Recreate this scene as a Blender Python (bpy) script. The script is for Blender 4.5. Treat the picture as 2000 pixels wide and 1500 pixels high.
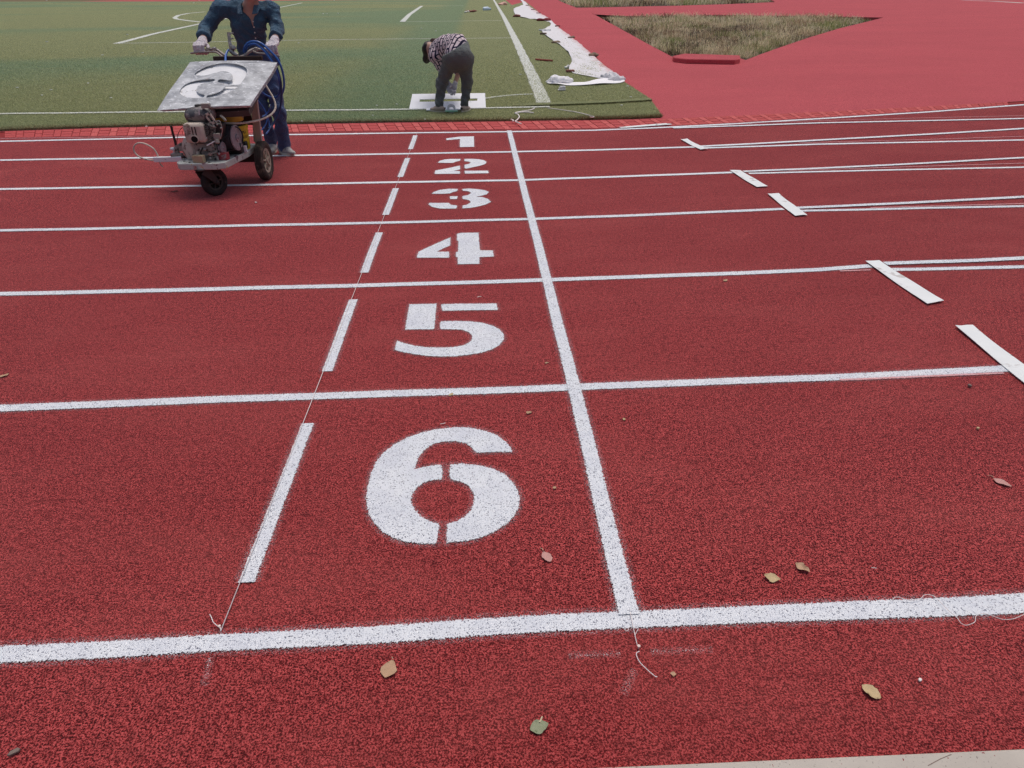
import bpy, math, random
import numpy as np
from mathutils import Vector, Matrix
from mathutils.geometry import tessellate_polygon

for o in list(bpy.data.objects):
    bpy.data.objects.remove(o, do_unlink=True)
scene = bpy.context.scene
COL = scene.collection
rng = np.random.default_rng(7)
random.seed(7)

# ------------------------------------------------------------------ camera
# phone held at eye height, looking down over the lanes; X runs along the lanes, Y across them
FPX, PITCH, ROLL, YAW = 1300.0, 0.5380985, -0.0074631, -0.0464608
CAM = np.array([-0.378557, -1.214892, 1.493091])
def cam_axes():
    cy, sy, cp, sp = math.cos(YAW), math.sin(YAW), math.cos(PITCH), math.sin(PITCH)
    F = np.array([-sy * cp, cy * cp, -sp])
    r = np.array([cy, sy, 0.0])
    u = np.cross(r, F)
    c, s = math.cos(ROLL), math.sin(ROLL)
    return c * r + s * u, -s * r + c * u, F
CR, CU, CF = cam_axes()
cd = bpy.data.cameras.new('camera')
cd.sensor_fit = 'HORIZONTAL'
cd.sensor_width = 36.0
cd.lens = 36.0 * FPX / 2000.0
cd.clip_start = 0.05
cd.clip_end = 5000.0
cam = bpy.data.objects.new('camera', cd)
COL.objects.link(cam)
cam.matrix_world = Matrix(((CR[0], CU[0], -CF[0], CAM[0]), (CR[1], CU[1], -CF[1], CAM[1]),
                           (CR[2], CU[2], -CF[2], CAM[2]), (0, 0, 0, 1)))
scene.camera = cam

# ------------------------------------------------------------------ light: bright overcast day
SUN_EL, SUN_AZ = math.radians(74), math.radians(30)      # azimuth from +Y towards +X
w = bpy.data.worlds.new('World')
scene.world = w
w.use_nodes = True
wn = w.node_tree
sky = wn.nodes.new('ShaderNodeTexSky')
sky.sky_type = 'NISHITA'
sky.sun_disc = False
sky.sun_elevation = SUN_EL
sky.sun_rotation = SUN_AZ
sky.air_density = 1.0
sky.dust_density = 6.0
sky.ozone_density = 1.0
bg = wn.nodes['Background']
bg.inputs['Strength'].default_value = 0.12
wn.links.new(sky.outputs[0], bg.inputs['Color'])
sd = bpy.data.lights.new('sun', 'SUN')
sd.energy = 1.3
sd.angle = math.radians(25)
sd.color = (1.0, 0.965, 0.92)
sun = bpy.data.objects.new('sun', sd)
COL.objects.link(sun)
sdir = Vector((math.sin(SUN_AZ) * math.cos(SUN_EL), math.cos(SUN_AZ) * math.cos(SUN_EL), math.sin(SUN_EL)))
sun.rotation_euler = sdir.to_track_quat('Z', 'Y').to_euler()
sun.location = (0, 0, 20)
vs = scene.view_settings
vs.view_transform = 'Standard'
vs.look = 'None'
vs.exposure = -0.25
vs.gamma = 1.0
vs.use_curve_mapping = False
scene.render.filter_size = 1.15
scene.cycles.use_denoising = True
scene.cycles.denoising_prefilter = 'NONE'

# ------------------------------------------------------------------ survey helpers: photo pixel -> place on the ground
def ray(px, py):
    return ((px - 1000.0) / FPX) * CR - ((py - 750.0) / FPX) * CU + CF
def G(px, py, z=0.0):
    d = ray(px, py)
    t = (z - CAM[2]) / d[2]
    return CAM + t * d
def at(px, py, Y):
    d = ray(px, py)
    return CAM + (Y - CAM[1]) / d[1] * d

# ------------------------------------------------------------------ objects
def prop(o, label=None, cat=None, group=None, kind=None):
    if label: o['label'] = label
    if cat: o['category'] = cat
    if group: o['group'] = group
    if kind: o['kind'] = kind
    return o
def empty(name, loc, label, cat, group=None):
    o = bpy.data.objects.new(name, None)
    o.empty_display_size = 0.1
    COL.objects.link(o)
    o.location = loc
    o['base'] = [float(v) for v in loc]
    return prop(o, label, cat, group)
def base_of(o):
    while o is not None:
        if 'base' in o: return np.array(list(o['base']))
        o = o.parent
    return np.zeros(3)

def mesh_obj(name, V, Fc, mat, parent=None, smooth=True, angle=38, bevel=0.0, subsurf=0, matidx=None, attrs=None):
    V = np.asarray(V, dtype=np.float64).reshape(-1, 3)
    if parent is not None:
        V = V - base_of(parent)
    me = bpy.data.meshes.new(name)
    if isinstance(Fc, np.ndarray):
        n, k = Fc.shape
        me.vertices.add(len(V)); me.vertices.foreach_set('co', V.astype(np.float32).ravel())
        me.loops.add(n * k); me.loops.foreach_set('vertex_index', Fc.astype(np.int32).ravel())
        me.polygons.add(n)
        me.polygons.foreach_set('loop_start', np.arange(0, n * k, k, dtype=np.int32))
        me.update(calc_edges=True)
        me.validate()
    else:
        me.from_pydata([tuple(v) for v in V], [], [tuple(int(i) for i in f) for f in Fc])
        me.update()
    mats = mat if isinstance(mat, (list, tuple)) else [mat]
    for m in mats: me.materials.append(m)
    if matidx is not None:
        me.polygons.foreach_set('material_index', np.asarray(matidx, dtype=np.int32))
    if attrs:
        for an, av in attrs.items():
            a = me.attributes.new(an, 'FLOAT', 'POINT')
            a.data.foreach_set('value', np.asarray(av, dtype=np.float32))
    if smooth:
        me.polygons.foreach_set('use_smooth', np.ones(len(me.polygons), dtype=bool))
        if angle < 180:
            me.set_sharp_from_angle(angle=math.radians(angle))
    o = bpy.data.objects.new(name, me)
    COL.objects.link(o)
    if parent is not None: o.parent = parent
    if bevel > 0:
        b = o.modifiers.new('bevel', 'BEVEL'); b.width = bevel; b.segments = 2; b.limit_method = 'ANGLE'; b.angle_limit = math.radians(40)
    if subsurf:
        s = o.modifiers.new('sub', 'SUBSURF'); s.levels = subsurf; s.render_levels = subsurf
    return o

def unit(v):
    v = np.asarray(v, float); n = np.linalg.norm(v)
    return v / n if n > 1e-12 else v
def frame(d, up=(0, 0, 1)):
    d = unit(d); up = np.asarray(up, float)
    if abs(np.dot(d, up)) > 0.95: up = np.array([0, 1.0, 0])
    a = unit(np.cross(up, d)); b = np.cross(d, a)
    return a, b, d

class MB:
    """collects simple solids and links them as one mesh"""
    def __init__(s): s.v = []; s.f = []; s.m = []; s.mi = 0
    def add(s, V, Fc):
        o = len(s.v); s.v.extend([np.asarray(p, float) for p in V])
        for f in Fc: s.f.append([i + o for i in f]); s.m.append(s.mi)
        return s
    def mat(s, i): s.mi = i; return s
    def box(s, c, size, ax=None, taper=1.0):
        c = np.asarray(c, float); x, y, z = [k / 2 for k in size]
        A = np.eye(3) if ax is None else np.array(ax)
        V = []
        for k, sz in ((1, -z), (taper, z)):
            for sx, sy in ((-x, -y), (x, -y), (x, y), (-x, y)):
                V.append(c + sx * k * A[0] + sy * k * A[1] + sz * A[2])
        return s.add(V, [(3, 2, 1, 0), (4, 5, 6, 7), (0, 1, 5, 4), (1, 2, 6, 5), (2, 3, 7, 6), (3, 0, 4, 7)])
    def prism(s, P, h, n=None):
        P = [np.asarray(p, float) for p in P]
        n = np.array([0, 0, 1.0]) if n is None else unit(n)
        k = len(P)
        V = P + [p + n * h for p in P]
        F = [list(range(k))[::-1], list(range(k, 2 * k))]
        F += [(i, (i + 1) % k, k + (i + 1) % k, k + i) for i in range(k)]
        return s.add(V, F)
    def tube(s, pts, r, seg=8, caps=True, closed=False):
        P = [np.asarray(p, float) for p in pts]; n = len(P)
        R = r if hasattr(r, '__len__') else [r] * n
        V = []; a = None
        for i in range(n):
            if closed: d = P[(i + 1) % n] - P[i - 1]
            else: d = P[min(i + 1, n - 1)] - P[max(i - 1, 0)]
            d = unit(d)
            if a is None: a, b, _ = frame(d)
            else:
                a = unit(a - d * np.dot(a, d)); b = np.cross(d, a)
            for k in range(seg):
                t = 2 * math.pi * k / seg
                V.append(P[i] + R[i] * (math.cos(t) * a + math.sin(t) * b))
        F = []
        for i in range(n if closed else n - 1):
            j = (i + 1) % n
            for k in range(seg):
                F.append((i * seg + k, i * seg + (k + 1) % seg, j * seg + (k + 1) % seg, j * seg + k))
        if caps and not closed:
            F.append(tuple(range(seg))[::-1]); F.append(tuple((n - 1) * seg + k for k in range(seg)))
        return s.add(V, F)
    def lathe(s, c, axis, prof, seg=24, cap=True):
        """prof: list of (along axis, radius)"""
        c = np.asarray(c, float); a, b, d = frame(axis)
        V = []
        for (h, r) in prof:
            for k in range(seg):
                t = 2 * math.pi * k / seg
                V.append(c + d * h + r * (math.cos(t) * a + math.sin(t) * b))
        F = []
        for i in range(len(prof) - 1):
            for k in range(seg):
                F.append((i * seg + k, i * seg + (k + 1) % seg, (i + 1) * seg + (k + 1) % seg, (i + 1) * seg + k))
        if cap:
            if prof[0][1] > 1e-4: F.append(tuple(range(seg))[::-1])
            if prof[-1][1] > 1e-4: F.append(tuple((len(prof) - 1) * seg + k for k in range(seg)))
        return s.add(V, F)
    def build(s, name, mat, parent=None, **kw):
        return mesh_obj(name, s.v, s.f, mat, parent, matidx=s.m if isinstance(mat, (list, tuple)) else None, **kw)

def smooth_path(P, n=6):
    """Catmull-Rom through the points"""
    P = [np.asarray(p, float) for p in P]
    Q = [2 * P[0] - P[1]] + P + [2 * P[-1] - P[-2]]
    out = []
    for i in range(1, len(Q) - 2):
        for k in range(n):
            t = k / n; a, b, c, d = Q[i - 1], Q[i], Q[i + 1], Q[i + 2]
            out.append(0.5 * (2 * b + (c - a) * t + (2 * a - 5 * b + 4 * c - d) * t * t + (3 * b - a - 3 * c + d) * t ** 3))
    out.append(P[-1])
    return out

# ------------------------------------------------------------------ signed-distance modelling (bodies, cloth heaps, stones)
def d_cap(p, a, b, ra, rb, flat=None):
    a = np.asarray(a, np.float32); b = np.asarray(b, np.float32)
    q = p - a
    if flat is not None:
        n, k = unit(flat[0]).astype(np.float32), flat[1]
        q = q + (q @ n)[..., None] * n * (k - 1)
        ab = b - a; ab = ab + np.dot(ab, n) * n * (k - 1)
    else: ab = b - a
    t = np.clip((q @ ab) / max(float(np.dot(ab, ab)), 1e-9), 0, 1)
    d = np.linalg.norm(q - t[..., None] * ab, axis=-1) - (ra + t * (rb - ra))
    return d
def d_ell(p, c, r, ax=None):
    q = p - np.asarray(c, np.float32)
    if ax is not None: q = q @ np.array(ax, np.float32).T
    r = np.asarray(r, np.float32)
    k = np.linalg.norm(q / r, axis=-1)
    return (k - 1) * float(r.min()) * (0.5 + 0.5 * np.clip(k, 0, 3))
def smin(a, b, k):
    if k <= 0: return np.minimum(a, b)
    h = np.clip(0.5 + 0.5 * (b - a) / k, 0, 1)
    return b + (a - b) * h - k * h * (1 - h)
def sdf_eval(p, prims):
    d = None
    for q in prims:
        kind, k = q[0], q[1]
        if kind == 'cap': e = d_cap(p, *q[2:])
        elif kind == 'ell': e = d_ell(p, *q[2:])
        elif kind == 'cutcap':
            e = d_cap(p, *q[2:]); d = -smin(-d, e, k); continue
        elif kind == 'vee':       # open-neck wedge: apex point, slope, only in front of y0
            c = np.asarray(q[2], np.float32); e = (np.abs(p[..., 0] - c[0]) - (p[..., 2] - c[2]) * q[3]) * 0.9
            e = np.maximum(e, p[..., 1] - q[4]); d = -smin(-d, e, k); continue
        elif kind == 'half':      # keep the side where (p - c).n < 0
            e = (p - np.asarray(q[2], np.float32)) @ unit(q[3]).astype(np.float32); d = -smin(-d, -e, k); continue
        d = e if d is None else smin(d, e, k)
    return d
def surface(prims, lo, hi, h, warp=None):
    lo = np.asarray(lo, float); hi = np.asarray(hi, float)
    n = np.ceil((hi - lo) / h).astype(int) + 1
    ax = [(lo[i] + h * np.arange(n[i])).astype(np.float32) for i in range(3)]
    p = np.stack(np.meshgrid(*ax, indexing='ij'), -1)
    d = sdf_eval(p, prims)
    if warp is not None: d = d + warp(p, d)
    ins = d < 0
    c0 = [slice(0, -1), slice(1, None)]
    cnt = sum(ins[c0[i], c0[j], c0[k]].astype(np.int8) for i in (0, 1) for j in (0, 1) for k in (0, 1))
    act = (cnt > 0) & (cnt < 8)
    idx = -np.ones(act.shape, np.int64)
    ci = np.argwhere(act)
    idx[act] = np.arange(len(ci))
    acc = np.zeros((len(ci), 3)); num = np.zeros(len(ci))
    corners = [(i, j, k) for i in (0, 1) for j in (0, 1) for k in (0, 1)]
    for a in corners:
        for b in corners:
            if sum(abs(x - y) for x, y in zip(a, b)) != 1 or a > b: continue
            da = d[ci[:, 0] + a[0], ci[:, 1] + a[1], ci[:, 2] + a[2]]
            db = d[ci[:, 0] + b[0], ci[:, 1] + b[1], ci[:, 2] + b[2]]
            m = (da < 0) != (db < 0)
            t = np.where(m, da / np.where(m, da - db, 1), 0)
            pt = np.array(a) + t[:, None] * (np.array(b) - np.array(a))
            acc[m] += pt[m]; num += m
    V = lo + h * (ci + acc / num[:, None])
    F = []
    for axis in range(3):
        u, v = (axis + 1) % 3, (axis + 2) % 3
        s0 = [slice(None)] * 3; s1 = [slice(None)] * 3
        s0[axis] = slice(0, -1); s1[axis] = slice(1, None)
        A, B = ins[tuple(s0)], ins[tuple(s1)]
        e = np.argwhere(A != B)
        ok = (e[:, u] > 0) & (e[:, v] > 0) & (e[:, u] < n[u] - 1) & (e[:, v] < n[v] - 1)
        e = e[ok]
        flip = A[tuple(e.T)]
        def cell(du, dv):
            c = e.copy(); c[:, u] += du; c[:, v] += dv
            return idx[tuple(c.T)]
        q = np.stack([cell(-1, -1), cell(0, -1), cell(0, 0), cell(-1, 0)], 1)
        q[~flip] = q[~flip][:, ::-1]
        F.append(q)
    return V, np.concatenate(F)
def wave_warp(amp, scale, seed=0, oct=5):
    r = np.random.default_rng(seed)
    D = [(unit(r.normal(size=3)) * scale * (0.6 + 1.1 * r.random()), r.random() * 6.28) for _ in range(oct)]
    def f(p, d):
        s = 0
        for k, ph in D: s = s + np.sin(p @ k.astype(np.float32) + ph)
        return (amp / math.sqrt(oct)) * s
    return f

# ------------------------------------------------------------------ materials
def lin(c):
    return tuple((x / 255 / 12.92) if x / 255 <= 0.04045 else ((x / 255 + 0.055) / 1.055) ** 2.4 for x in c) + (1.0,)
class NT:
    def __init__(s, name):
        s.m = bpy.data.materials.new(name); s.m.use_nodes = True
        s.t = s.m.node_tree; s.b = s.t.nodes['Principled BSDF']; s.o = s.t.nodes['Material Output']
        s.co = None
    def n(s, typ, **kw):
        nd = s.t.nodes.new(typ)
        for k, v in kw.items(): setattr(nd, k, v)
        return nd
    def l(s, a, b): s.t.links.new(a, b)
    def setv(s, sock, v):
        if hasattr(v, 'is_linked') or isinstance(v, bpy.types.NodeSocket): s.l(v, sock)
        else: sock.default_value = v
    def pos(s):
        if s.co is None: s.co = s.n('ShaderNodeNewGeometry').outputs['Position']
        return s.co
    def obj(s): return s.n('ShaderNodeTexCoord').outputs['Object']
    def scale(s, vec, sc, rot=(0, 0, 0)):
        m = s.n('ShaderNodeMapping'); s.l(vec, m.inputs[0]); m.inputs['Scale'].default_value = sc; m.inputs['Rotation'].default_value = rot
        return m.outputs[0]
    def noise(s, vec, sc, det=2, rough=0.5, dist=0.0):
        t = s.n('ShaderNodeTexNoise'); s.l(vec, t.inputs['Vector'])
        t.inputs['Scale'].default_value = sc; t.inputs['Detail'].default_value = det
        t.inputs['Roughness'].default_value = rough; t.inputs['Distortion'].default_value = dist
        return t.outputs['Fac']
    def voro(s, vec, sc, out='Distance', feature='F1'):
        t = s.n('ShaderNodeTexVoronoi'); t.feature = feature
        s.l(vec, t.inputs['Vector']); t.inputs['Scale'].default_value = sc
        return t.outputs[out]
    def ramp(s, fac, a, b, lo=0.0, hi=1.0, smooth=False):
        t = s.n('ShaderNodeMapRange'); t.interpolation_type = 'SMOOTHSTEP' if smooth else 'LINEAR'
        s.l(fac, t.inputs['Value'])
        t.inputs['From Min'].default_value = a; t.inputs['From Max'].default_value = b
        t.inputs['To Min'].default_value = lo; t.inputs['To Max'].default_value = hi
        return t.outputs[0]
    def math(s, op, a, b=None):
        t = s.n('ShaderNodeMath', operation=op); s.setv(t.inputs[0], a)
        if b is not None: s.setv(t.inputs[1], b)
        return t.outputs[0]
    def mix(s, fac, a, b, mode='MIX'):
        t = s.n('ShaderNodeMix', data_type='RGBA', blend_type=mode)
        s.setv(t.inputs[0], fac); s.setv(t.inputs[6], a); s.setv(t.inputs[7], b)
        return t.outputs[2]
    def attr(s, name):
        t = s.n('ShaderNodeAttribute'); t.attribute_name = name; return t.outputs['Fac']
    def bump(s, h, strength, dist):
        t = s.n('ShaderNodeBump'); t.inputs['Strength'].default_value = strength; t.inputs['Distance'].default_value = dist
        s.l(h, t.inputs['Height']); s.l(t.outputs[0], s.b.inputs['Normal'])
    def base(s, c, rough=0.7, metal=0.0, spec=0.5):
        s.setv(s.b.inputs['Base Color'], c); s.setv(s.b.inputs['Roughness'], rough)
        s.b.inputs['Metallic'].default_value = metal; s.b.inputs['Specular IOR Level'].default_value = spec
    def alpha_cut(s, a):
        tr = s.n('ShaderNodeBsdfTransparent'); mx = s.n('ShaderNodeMixShader')
        s.l(a, mx.inputs[0]); s.l(tr.outputs[0], mx.inputs[1]); s.l(s.b.outputs[0], mx.inputs[2]); s.l(mx.outputs[0], s.o.inputs['Surface'])

def simple(name, c, rough=0.6, metal=0.0, var=0.12, sc=18.0, c2=None, spot=0.5, spotsc=40.0, bump=0.0, spec=0.5, use='pos'):
    """a colour with uneven tone, optional second colour in blotches, optional fine relief"""
    t = NT(name); v = t.pos() if use == 'pos' else t.obj()
    n = t.noise(v, sc, 4, 0.6)
    a = lin(c); k1, k2 = 1 - var * 1.6, 1 + var * 1.6
    col = t.mix(n, tuple(x * k1 for x in a[:3]) + (1,), tuple(min(1, x * k2) for x in a[:3]) + (1,))
    if c2 is not None:
        f = t.ramp(t.noise(v, spotsc, 5, 0.65), spot, spot + 0.07, smooth=True)
        col = t.mix(f, col, lin(c2))
    r = t.ramp(t.noise(v, sc * 2.3, 3), 0.3, 0.7, max(0.02, rough - 0.1), min(1, rough + 0.1))
    t.base(col, r, metal, spec)
    if bump > 0: t.bump(t.noise(v, sc * 6, 4, 0.6), 0.6, bump)
    return t.m

M = {}
def granules(t):
    """height-like pattern of the bonded rubber crumb, shared by the bare surface and the paint on it"""
    v = t.pos()
    n1 = t.noise(v, 205.0, 2.0, 0.6, 0.25)
    n2 = t.noise(v, 80.0, 1.0, 0.5)
    return t.math('ADD', t.math('MULTIPLY', n1, 0.8), t.math('MULTIPLY', n2, 0.2))
def rubber(name, c_hi, c_mid, c_lo, contrast=1.0, sheen=0.42):
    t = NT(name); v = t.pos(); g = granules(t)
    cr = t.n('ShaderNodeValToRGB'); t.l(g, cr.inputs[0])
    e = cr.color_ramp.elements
    e[0].position = 0.5 - 0.060 / contrast; e[0].color = lin(c_lo)  # darkest stop paints the shade of the hollows between granules into the colour
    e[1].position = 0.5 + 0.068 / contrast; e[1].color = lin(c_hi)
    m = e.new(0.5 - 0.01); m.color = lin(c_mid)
    big = t.noise(t.scale(v, (0.55, 0.9, 1)), 1.0, 4, 0.6)
    col = t.mix(t.ramp(big, 0.32, 0.72, 0.0, 0.30), cr.outputs[0], tuple(x * 0.72 for x in lin(c_mid)[:3]) + (1,))
    cg = t.noise(v, 34.0, 4, 0.75)
    col = t.mix(t.ramp(cg, 0.36, 0.53, 0.45, 0.0), col, lin(c_lo))
    du = t.noise(t.scale(v, (0.5, 1.3, 1)), 1.7, 6, 0.7)
    col = t.mix(t.ramp(du, 0.46, 0.76, 0.0, 0.24), col, lin((196, 104, 98)))
    wd = t.noise(t.scale(v, (0.16, 0.30, 1), (0, 0, 0.3)), 1.0, 5, 0.65)
    col = t.mix(t.ramp(wd, 0.35, 0.66, 0.0, 0.32), col, tuple(x * 0.6 for x in lin(c_mid)[:3]) + (1,))
    ch = t.noise(v, 260.0, 1, 0.5)
    col = t.mix(t.ramp(ch, 0.70, 0.76, 0, 0.5), col, lin((205, 120, 112)))
    bk = t.noise(v, 63.0, 3, 0.6)
    col = t.mix(t.ramp(bk, 0.70, 0.76, 0, 0.75), col, lin((52, 12, 16)))
    t.base(col, 0.85, 0, 0.08)
    t.b.inputs['Sheen Weight'].default_value = sheen; t.b.inputs['Sheen Roughness'].default_value = 0.45; t.b.inputs['Sheen Tint'].default_value = (1.0, 0.33, 0.34, 1)
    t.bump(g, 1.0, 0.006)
    return t.m
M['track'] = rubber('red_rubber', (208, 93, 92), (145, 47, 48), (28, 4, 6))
M['apron'] = rubber('worn_red_rubber', (214, 108, 114), (199, 92, 99), (158, 58, 66), 0.8, 0.22)
def paint(name, c, gap, edge=0.0042, pit=0.36, dirty=0.0):
    t = NT(name); g = granules(t); v = t.pos()
    s = t.attr('sdf')
    a = t.math('ADD', s, t.math('MULTIPLY', t.math('SUBTRACT', g, 0.5), edge * 6))
    al = t.ramp(a, -0.0012, 0.0012)
    over = t.math('MULTIPLY', t.ramp(s, -0.022, 0.0, 0.0, 0.5), t.ramp(t.noise(v, 330.0, 2, 0.6), 0.52, 0.62))
    al = t.math('MAXIMUM', al, over)
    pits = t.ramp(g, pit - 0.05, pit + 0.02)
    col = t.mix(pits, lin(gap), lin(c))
    sh = t.noise(v, 9.0, 4, 0.6)
    col = t.mix(t.ramp(sh, 0.38, 0.68, 0, 0.38 + dirty), col, lin((190, 194, 208)))
    t.base(col, 0.55, 0, 0.4)
    t.bump(g, 0.8, 0.005)
    t.alpha_cut(al)
    return t.m
M['paint'] = paint('white_line_paint', (226, 229, 234), (70, 70, 92), pit=0.425)
M['paint_far'] = paint('white_line_paint_thick', (231, 233, 237), (110, 104, 118), pit=0.40)
M['chalk'] = paint('chalk_dust', (226, 214, 214), (120, 40, 44), edge=0.010)
M['pink'] = paint('pale_pink_guide_line', (222, 150, 150), (190, 100, 102), edge=0.004)
def turf_paint():
    t = NT('white_turf_paint'); v = t.pos(); n = t.noise(v, 60, 4, 0.7)
    a = t.math('ADD', t.attr('sdf'), t.math('MULTIPLY', t.math('SUBTRACT', n, 0.52), 0.10))
    col = t.mix(t.noise(v, 25, 3), lin((176, 180, 170)), lin((226, 228, 224)))
    t.base(col, 0.85, 0, 0.2); t.bump(n, 0.8, 0.01)
    t.alpha_cut(t.ramp(a, -0.004, 0.004)); return t.m
M['turf_paint'] = turf_paint()
def turf_color(t, v, tint=None):
    band = t.noise(t.scale(v, (0.035, 0.075, 1), (0, 0, 0.45)), 1.0, 2, 0.5, 0.3)
    olive, green = lin((162, 165, 120)), lin((130, 156, 124))
    sx = t.n('ShaderNodeSeparateXYZ'); t.l(v, sx.inputs[0])
    # carpet panels laid with the pile the other way near the goal line
    xx = t.math('ADD', sx.outputs[0], t.math('MULTIPLY', t.math('SUBTRACT', t.noise(v, 0.7, 3), 0.5), 0.5))
    side = t.ramp(xx, -1.35, -0.75, smooth=True); leftp = t.ramp(xx, -3.9, -2.2, smooth=True)
    f = t.math('MAXIMUM', t.ramp(band, 0.45, 0.55, smooth=True), leftp)
    f = t.math('MULTIPLY', f, t.math('SUBTRACT', 1.0, side))
    col = t.mix(f, olive, green)
    pat = t.noise(v, 1.3, 5, 0.65)
    col = t.mix(t.ramp(pat, 0.35, 0.75, 0.0, 0.30), col, lin((164, 156, 120)))
    return col
def turf(name='turf_pile'):
    t = NT(name); v = t.pos()
    col = turf_color(t, v)
    f = t.noise(t.scale(v, (1, 1, 0.2)), 85.0, 3, 0.7)
    col = t.mix(t.ramp(f, 0.35, 0.68), lin((92, 102, 68)), col)
    t.base(col, 0.85, 0, 0.15); t.bump(f, 1.0, 0.02)
    return t.m
M['turf'] = turf()
def blade():
    t = NT('turf_blade'); v = t.pos(); col = turf_color(t, v)
    k = t.attr('tint')
    col = t.mix(t.ramp(k, 0, 1, 0, 0.5), col, lin((208, 208, 156)))
    col = t.mix(t.ramp(k, 0.25, 0.0, 0, 0.5), col, lin((76, 88, 56)))
    col = t.mix(t.attr('edge'), col, lin((122, 92, 66)))
    t.base(col, 0.6, 0, 0.3)
    tl = t.n('ShaderNodeBsdfTranslucent'); t.l(col, tl.inputs[0]); mx = t.n('ShaderNodeMixShader'); mx.inputs[0].default_value = 0.35
    t.l(t.b.outputs[0], mx.inputs[1]); t.l(tl.outputs[0], mx.inputs[2]); t.l(mx.outputs[0], t.o.inputs['Surface'])
    return t.m
M['blade'] = blade()
def straw():
    t = NT('dry_weeds'); k = t.attr('tint')
    cr = t.n('ShaderNodeValToRGB'); t.l(k, cr.inputs[0]); e = cr.color_ramp.elements
    e[0].position = 0.0; e[0].color = lin((66, 56, 46)); e[1].position = 1.0; e[1].color = lin((104, 128, 58))
    for p, c in ((0.2, (168, 138, 112)), (0.45, (226, 202, 168)), (0.72, (250, 236, 204)), (0.84, (178, 172, 118))):
        x = e.new(p); x.color = lin(c)
    t.base(cr.outputs[0], 0.7, 0, 0.2)
    tl = t.n('ShaderNodeBsdfTranslucent'); t.l(cr.outputs[0], tl.inputs[0]); mx = t.n('ShaderNodeMixShader'); mx.inputs[0].default_value = 0.4
    t.l(t.b.outputs[0], mx.inputs[1]); t.l(tl.outputs[0], mx.inputs[2]); t.l(mx.outputs[0], t.o.inputs['Surface'])
    return t.m
M['straw'] = straw()
M['soil'] = simple('dark_soil', (66, 59, 52), 0.95, var=0.3, sc=3, c2=(120, 106, 80), spot=0.55, spotsc=5, bump=0.03, spec=0.1)
M['ground'] = simple('bare_ground', (120, 104, 80), 0.95, var=0.2, sc=0.4, spec=0.1)
M['paver'] = simple('red_coated_paver', (182, 76, 75), 0.8, var=0.14, sc=30, c2=(156, 56, 58), spot=0.56, spotsc=60, bump=0.004, spec=0.25)
M['paver_light'] = simple('pale_red_coated_paver', (196, 92, 89), 0.8, var=0.14, sc=30, c2=(172, 70, 70), spot=0.58, spotsc=60, bump=0.004, spec=0.25)
M['paver_joint'] = simple('red_joint', (140, 52, 53), 0.9, var=0.2, sc=40, spec=0.1)
def kerb_mat():
    t = NT('concrete'); v = t.pos()
    col = t.mix(t.noise(v, 6, 5, 0.65), lin((172, 165, 156)), lin((198, 190, 180)))
    col = t.mix(t.ramp(t.noise(v, 190, 3), 0.66, 0.70, 0, 0.7), col, lin((96, 88, 84)))
    col = t.mix(t.ramp(t.noise(v, 75, 2), 0.71, 0.73), col, lin((128, 44, 50)))
    t.base(col, 0.85, 0, 0.2); t.bump(t.noise(v, 120, 4), 0.5, 0.002); return t.m
M['kerb'] = kerb_mat()
M['redblock'] = simple('red_coated_concrete', (192, 84, 88), 0.8, var=0.12, sc=12, c2=(160, 60, 64), spot=0.55, spotsc=25, bump=0.006, spec=0.25)
def sheet():
    t = NT('white_geotextile'); v = t.pos(); s = t.attr('dust')
    n = t.noise(v, 7, 5, 0.65)
    f = t.ramp(t.math('ADD', s, t.math('MULTIPLY', t.math('SUBTRACT', n, 0.5), 0.9)), 0.80, 1.25)
    col = t.mix(t.noise(v, 30, 4, 0.7), lin((206, 204, 208)), lin((236, 234, 236)))
    col = t.mix(f, col, lin((196, 98, 98)))
    t.base(col, 0.9, 0, 0.1); t.bump(t.noise(v, 22, 4, 0.6), 0.5, 0.02)
    return t.m
M['sheet'] = sheet()
M['cloth'] = simple('white_cloth', (244, 242, 244), 0.9, var=0.06, sc=10, spec=0.1, bump=0.006)
M['strip'] = simple('white_plastic_strip', (228, 231, 231), 0.5, var=0.06, sc=7, c2=(196, 192, 190), spot=0.57, spotsc=9, spec=0.4)
M['stencil_white'] = simple('paint_covered_board', (232, 234, 240), 0.5, var=0.05, sc=8, c2=(190, 196, 206), spot=0.60, spotsc=6, spec=0.4)
M['string'] = simple('white_string', (232, 222, 220), 0.8, var=0.05, sc=30)
M['nail'] = simple('pale_nail_head', (226, 206, 196), 0.4, var=0.05)
def steel():
    t = NT('paint_splashed_steel'); v = t.pos()
    n = t.ramp(t.noise(v, 7, 6, 0.7), 0.3, 0.7)
    col = t.mix(n, lin((122, 124, 128)), lin((214, 217, 221)))
    sp = t.ramp(t.noise(t.scale(v, (1.0, 2.4, 1), (0, 0, 0.6)), 26, 5, 0.65, 0.5), 0.585, 0.62)
    col = t.mix(sp, col, lin((236, 238, 242)))
    rs = t.ramp(t.noise(v, 9, 5, 0.6), 0.64, 0.70, 0, 0.6)
    col = t.mix(rs, col, lin((150, 128, 112)))
    t.base(col, t.ramp(n, 0.3, 0.7, 0.34, 0.6), 0.0, 0.6)
    t.bump(t.noise(v, 40, 4), 0.3, 0.003)
    return t.m
M['steel'] = steel()
M['steel_white'] = simple('white_caked_steel', (232, 233, 236), 0.6, var=0.08, sc=12, c2=(150, 148, 146), spot=0.60, spotsc=14, bump=0.004)
M['grime'] = simple('grimy_tray_metal', (78, 68, 66), 0.7, var=0.2, sc=14, c2=(150, 140, 134), spot=0.66, spotsc=20)
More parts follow.
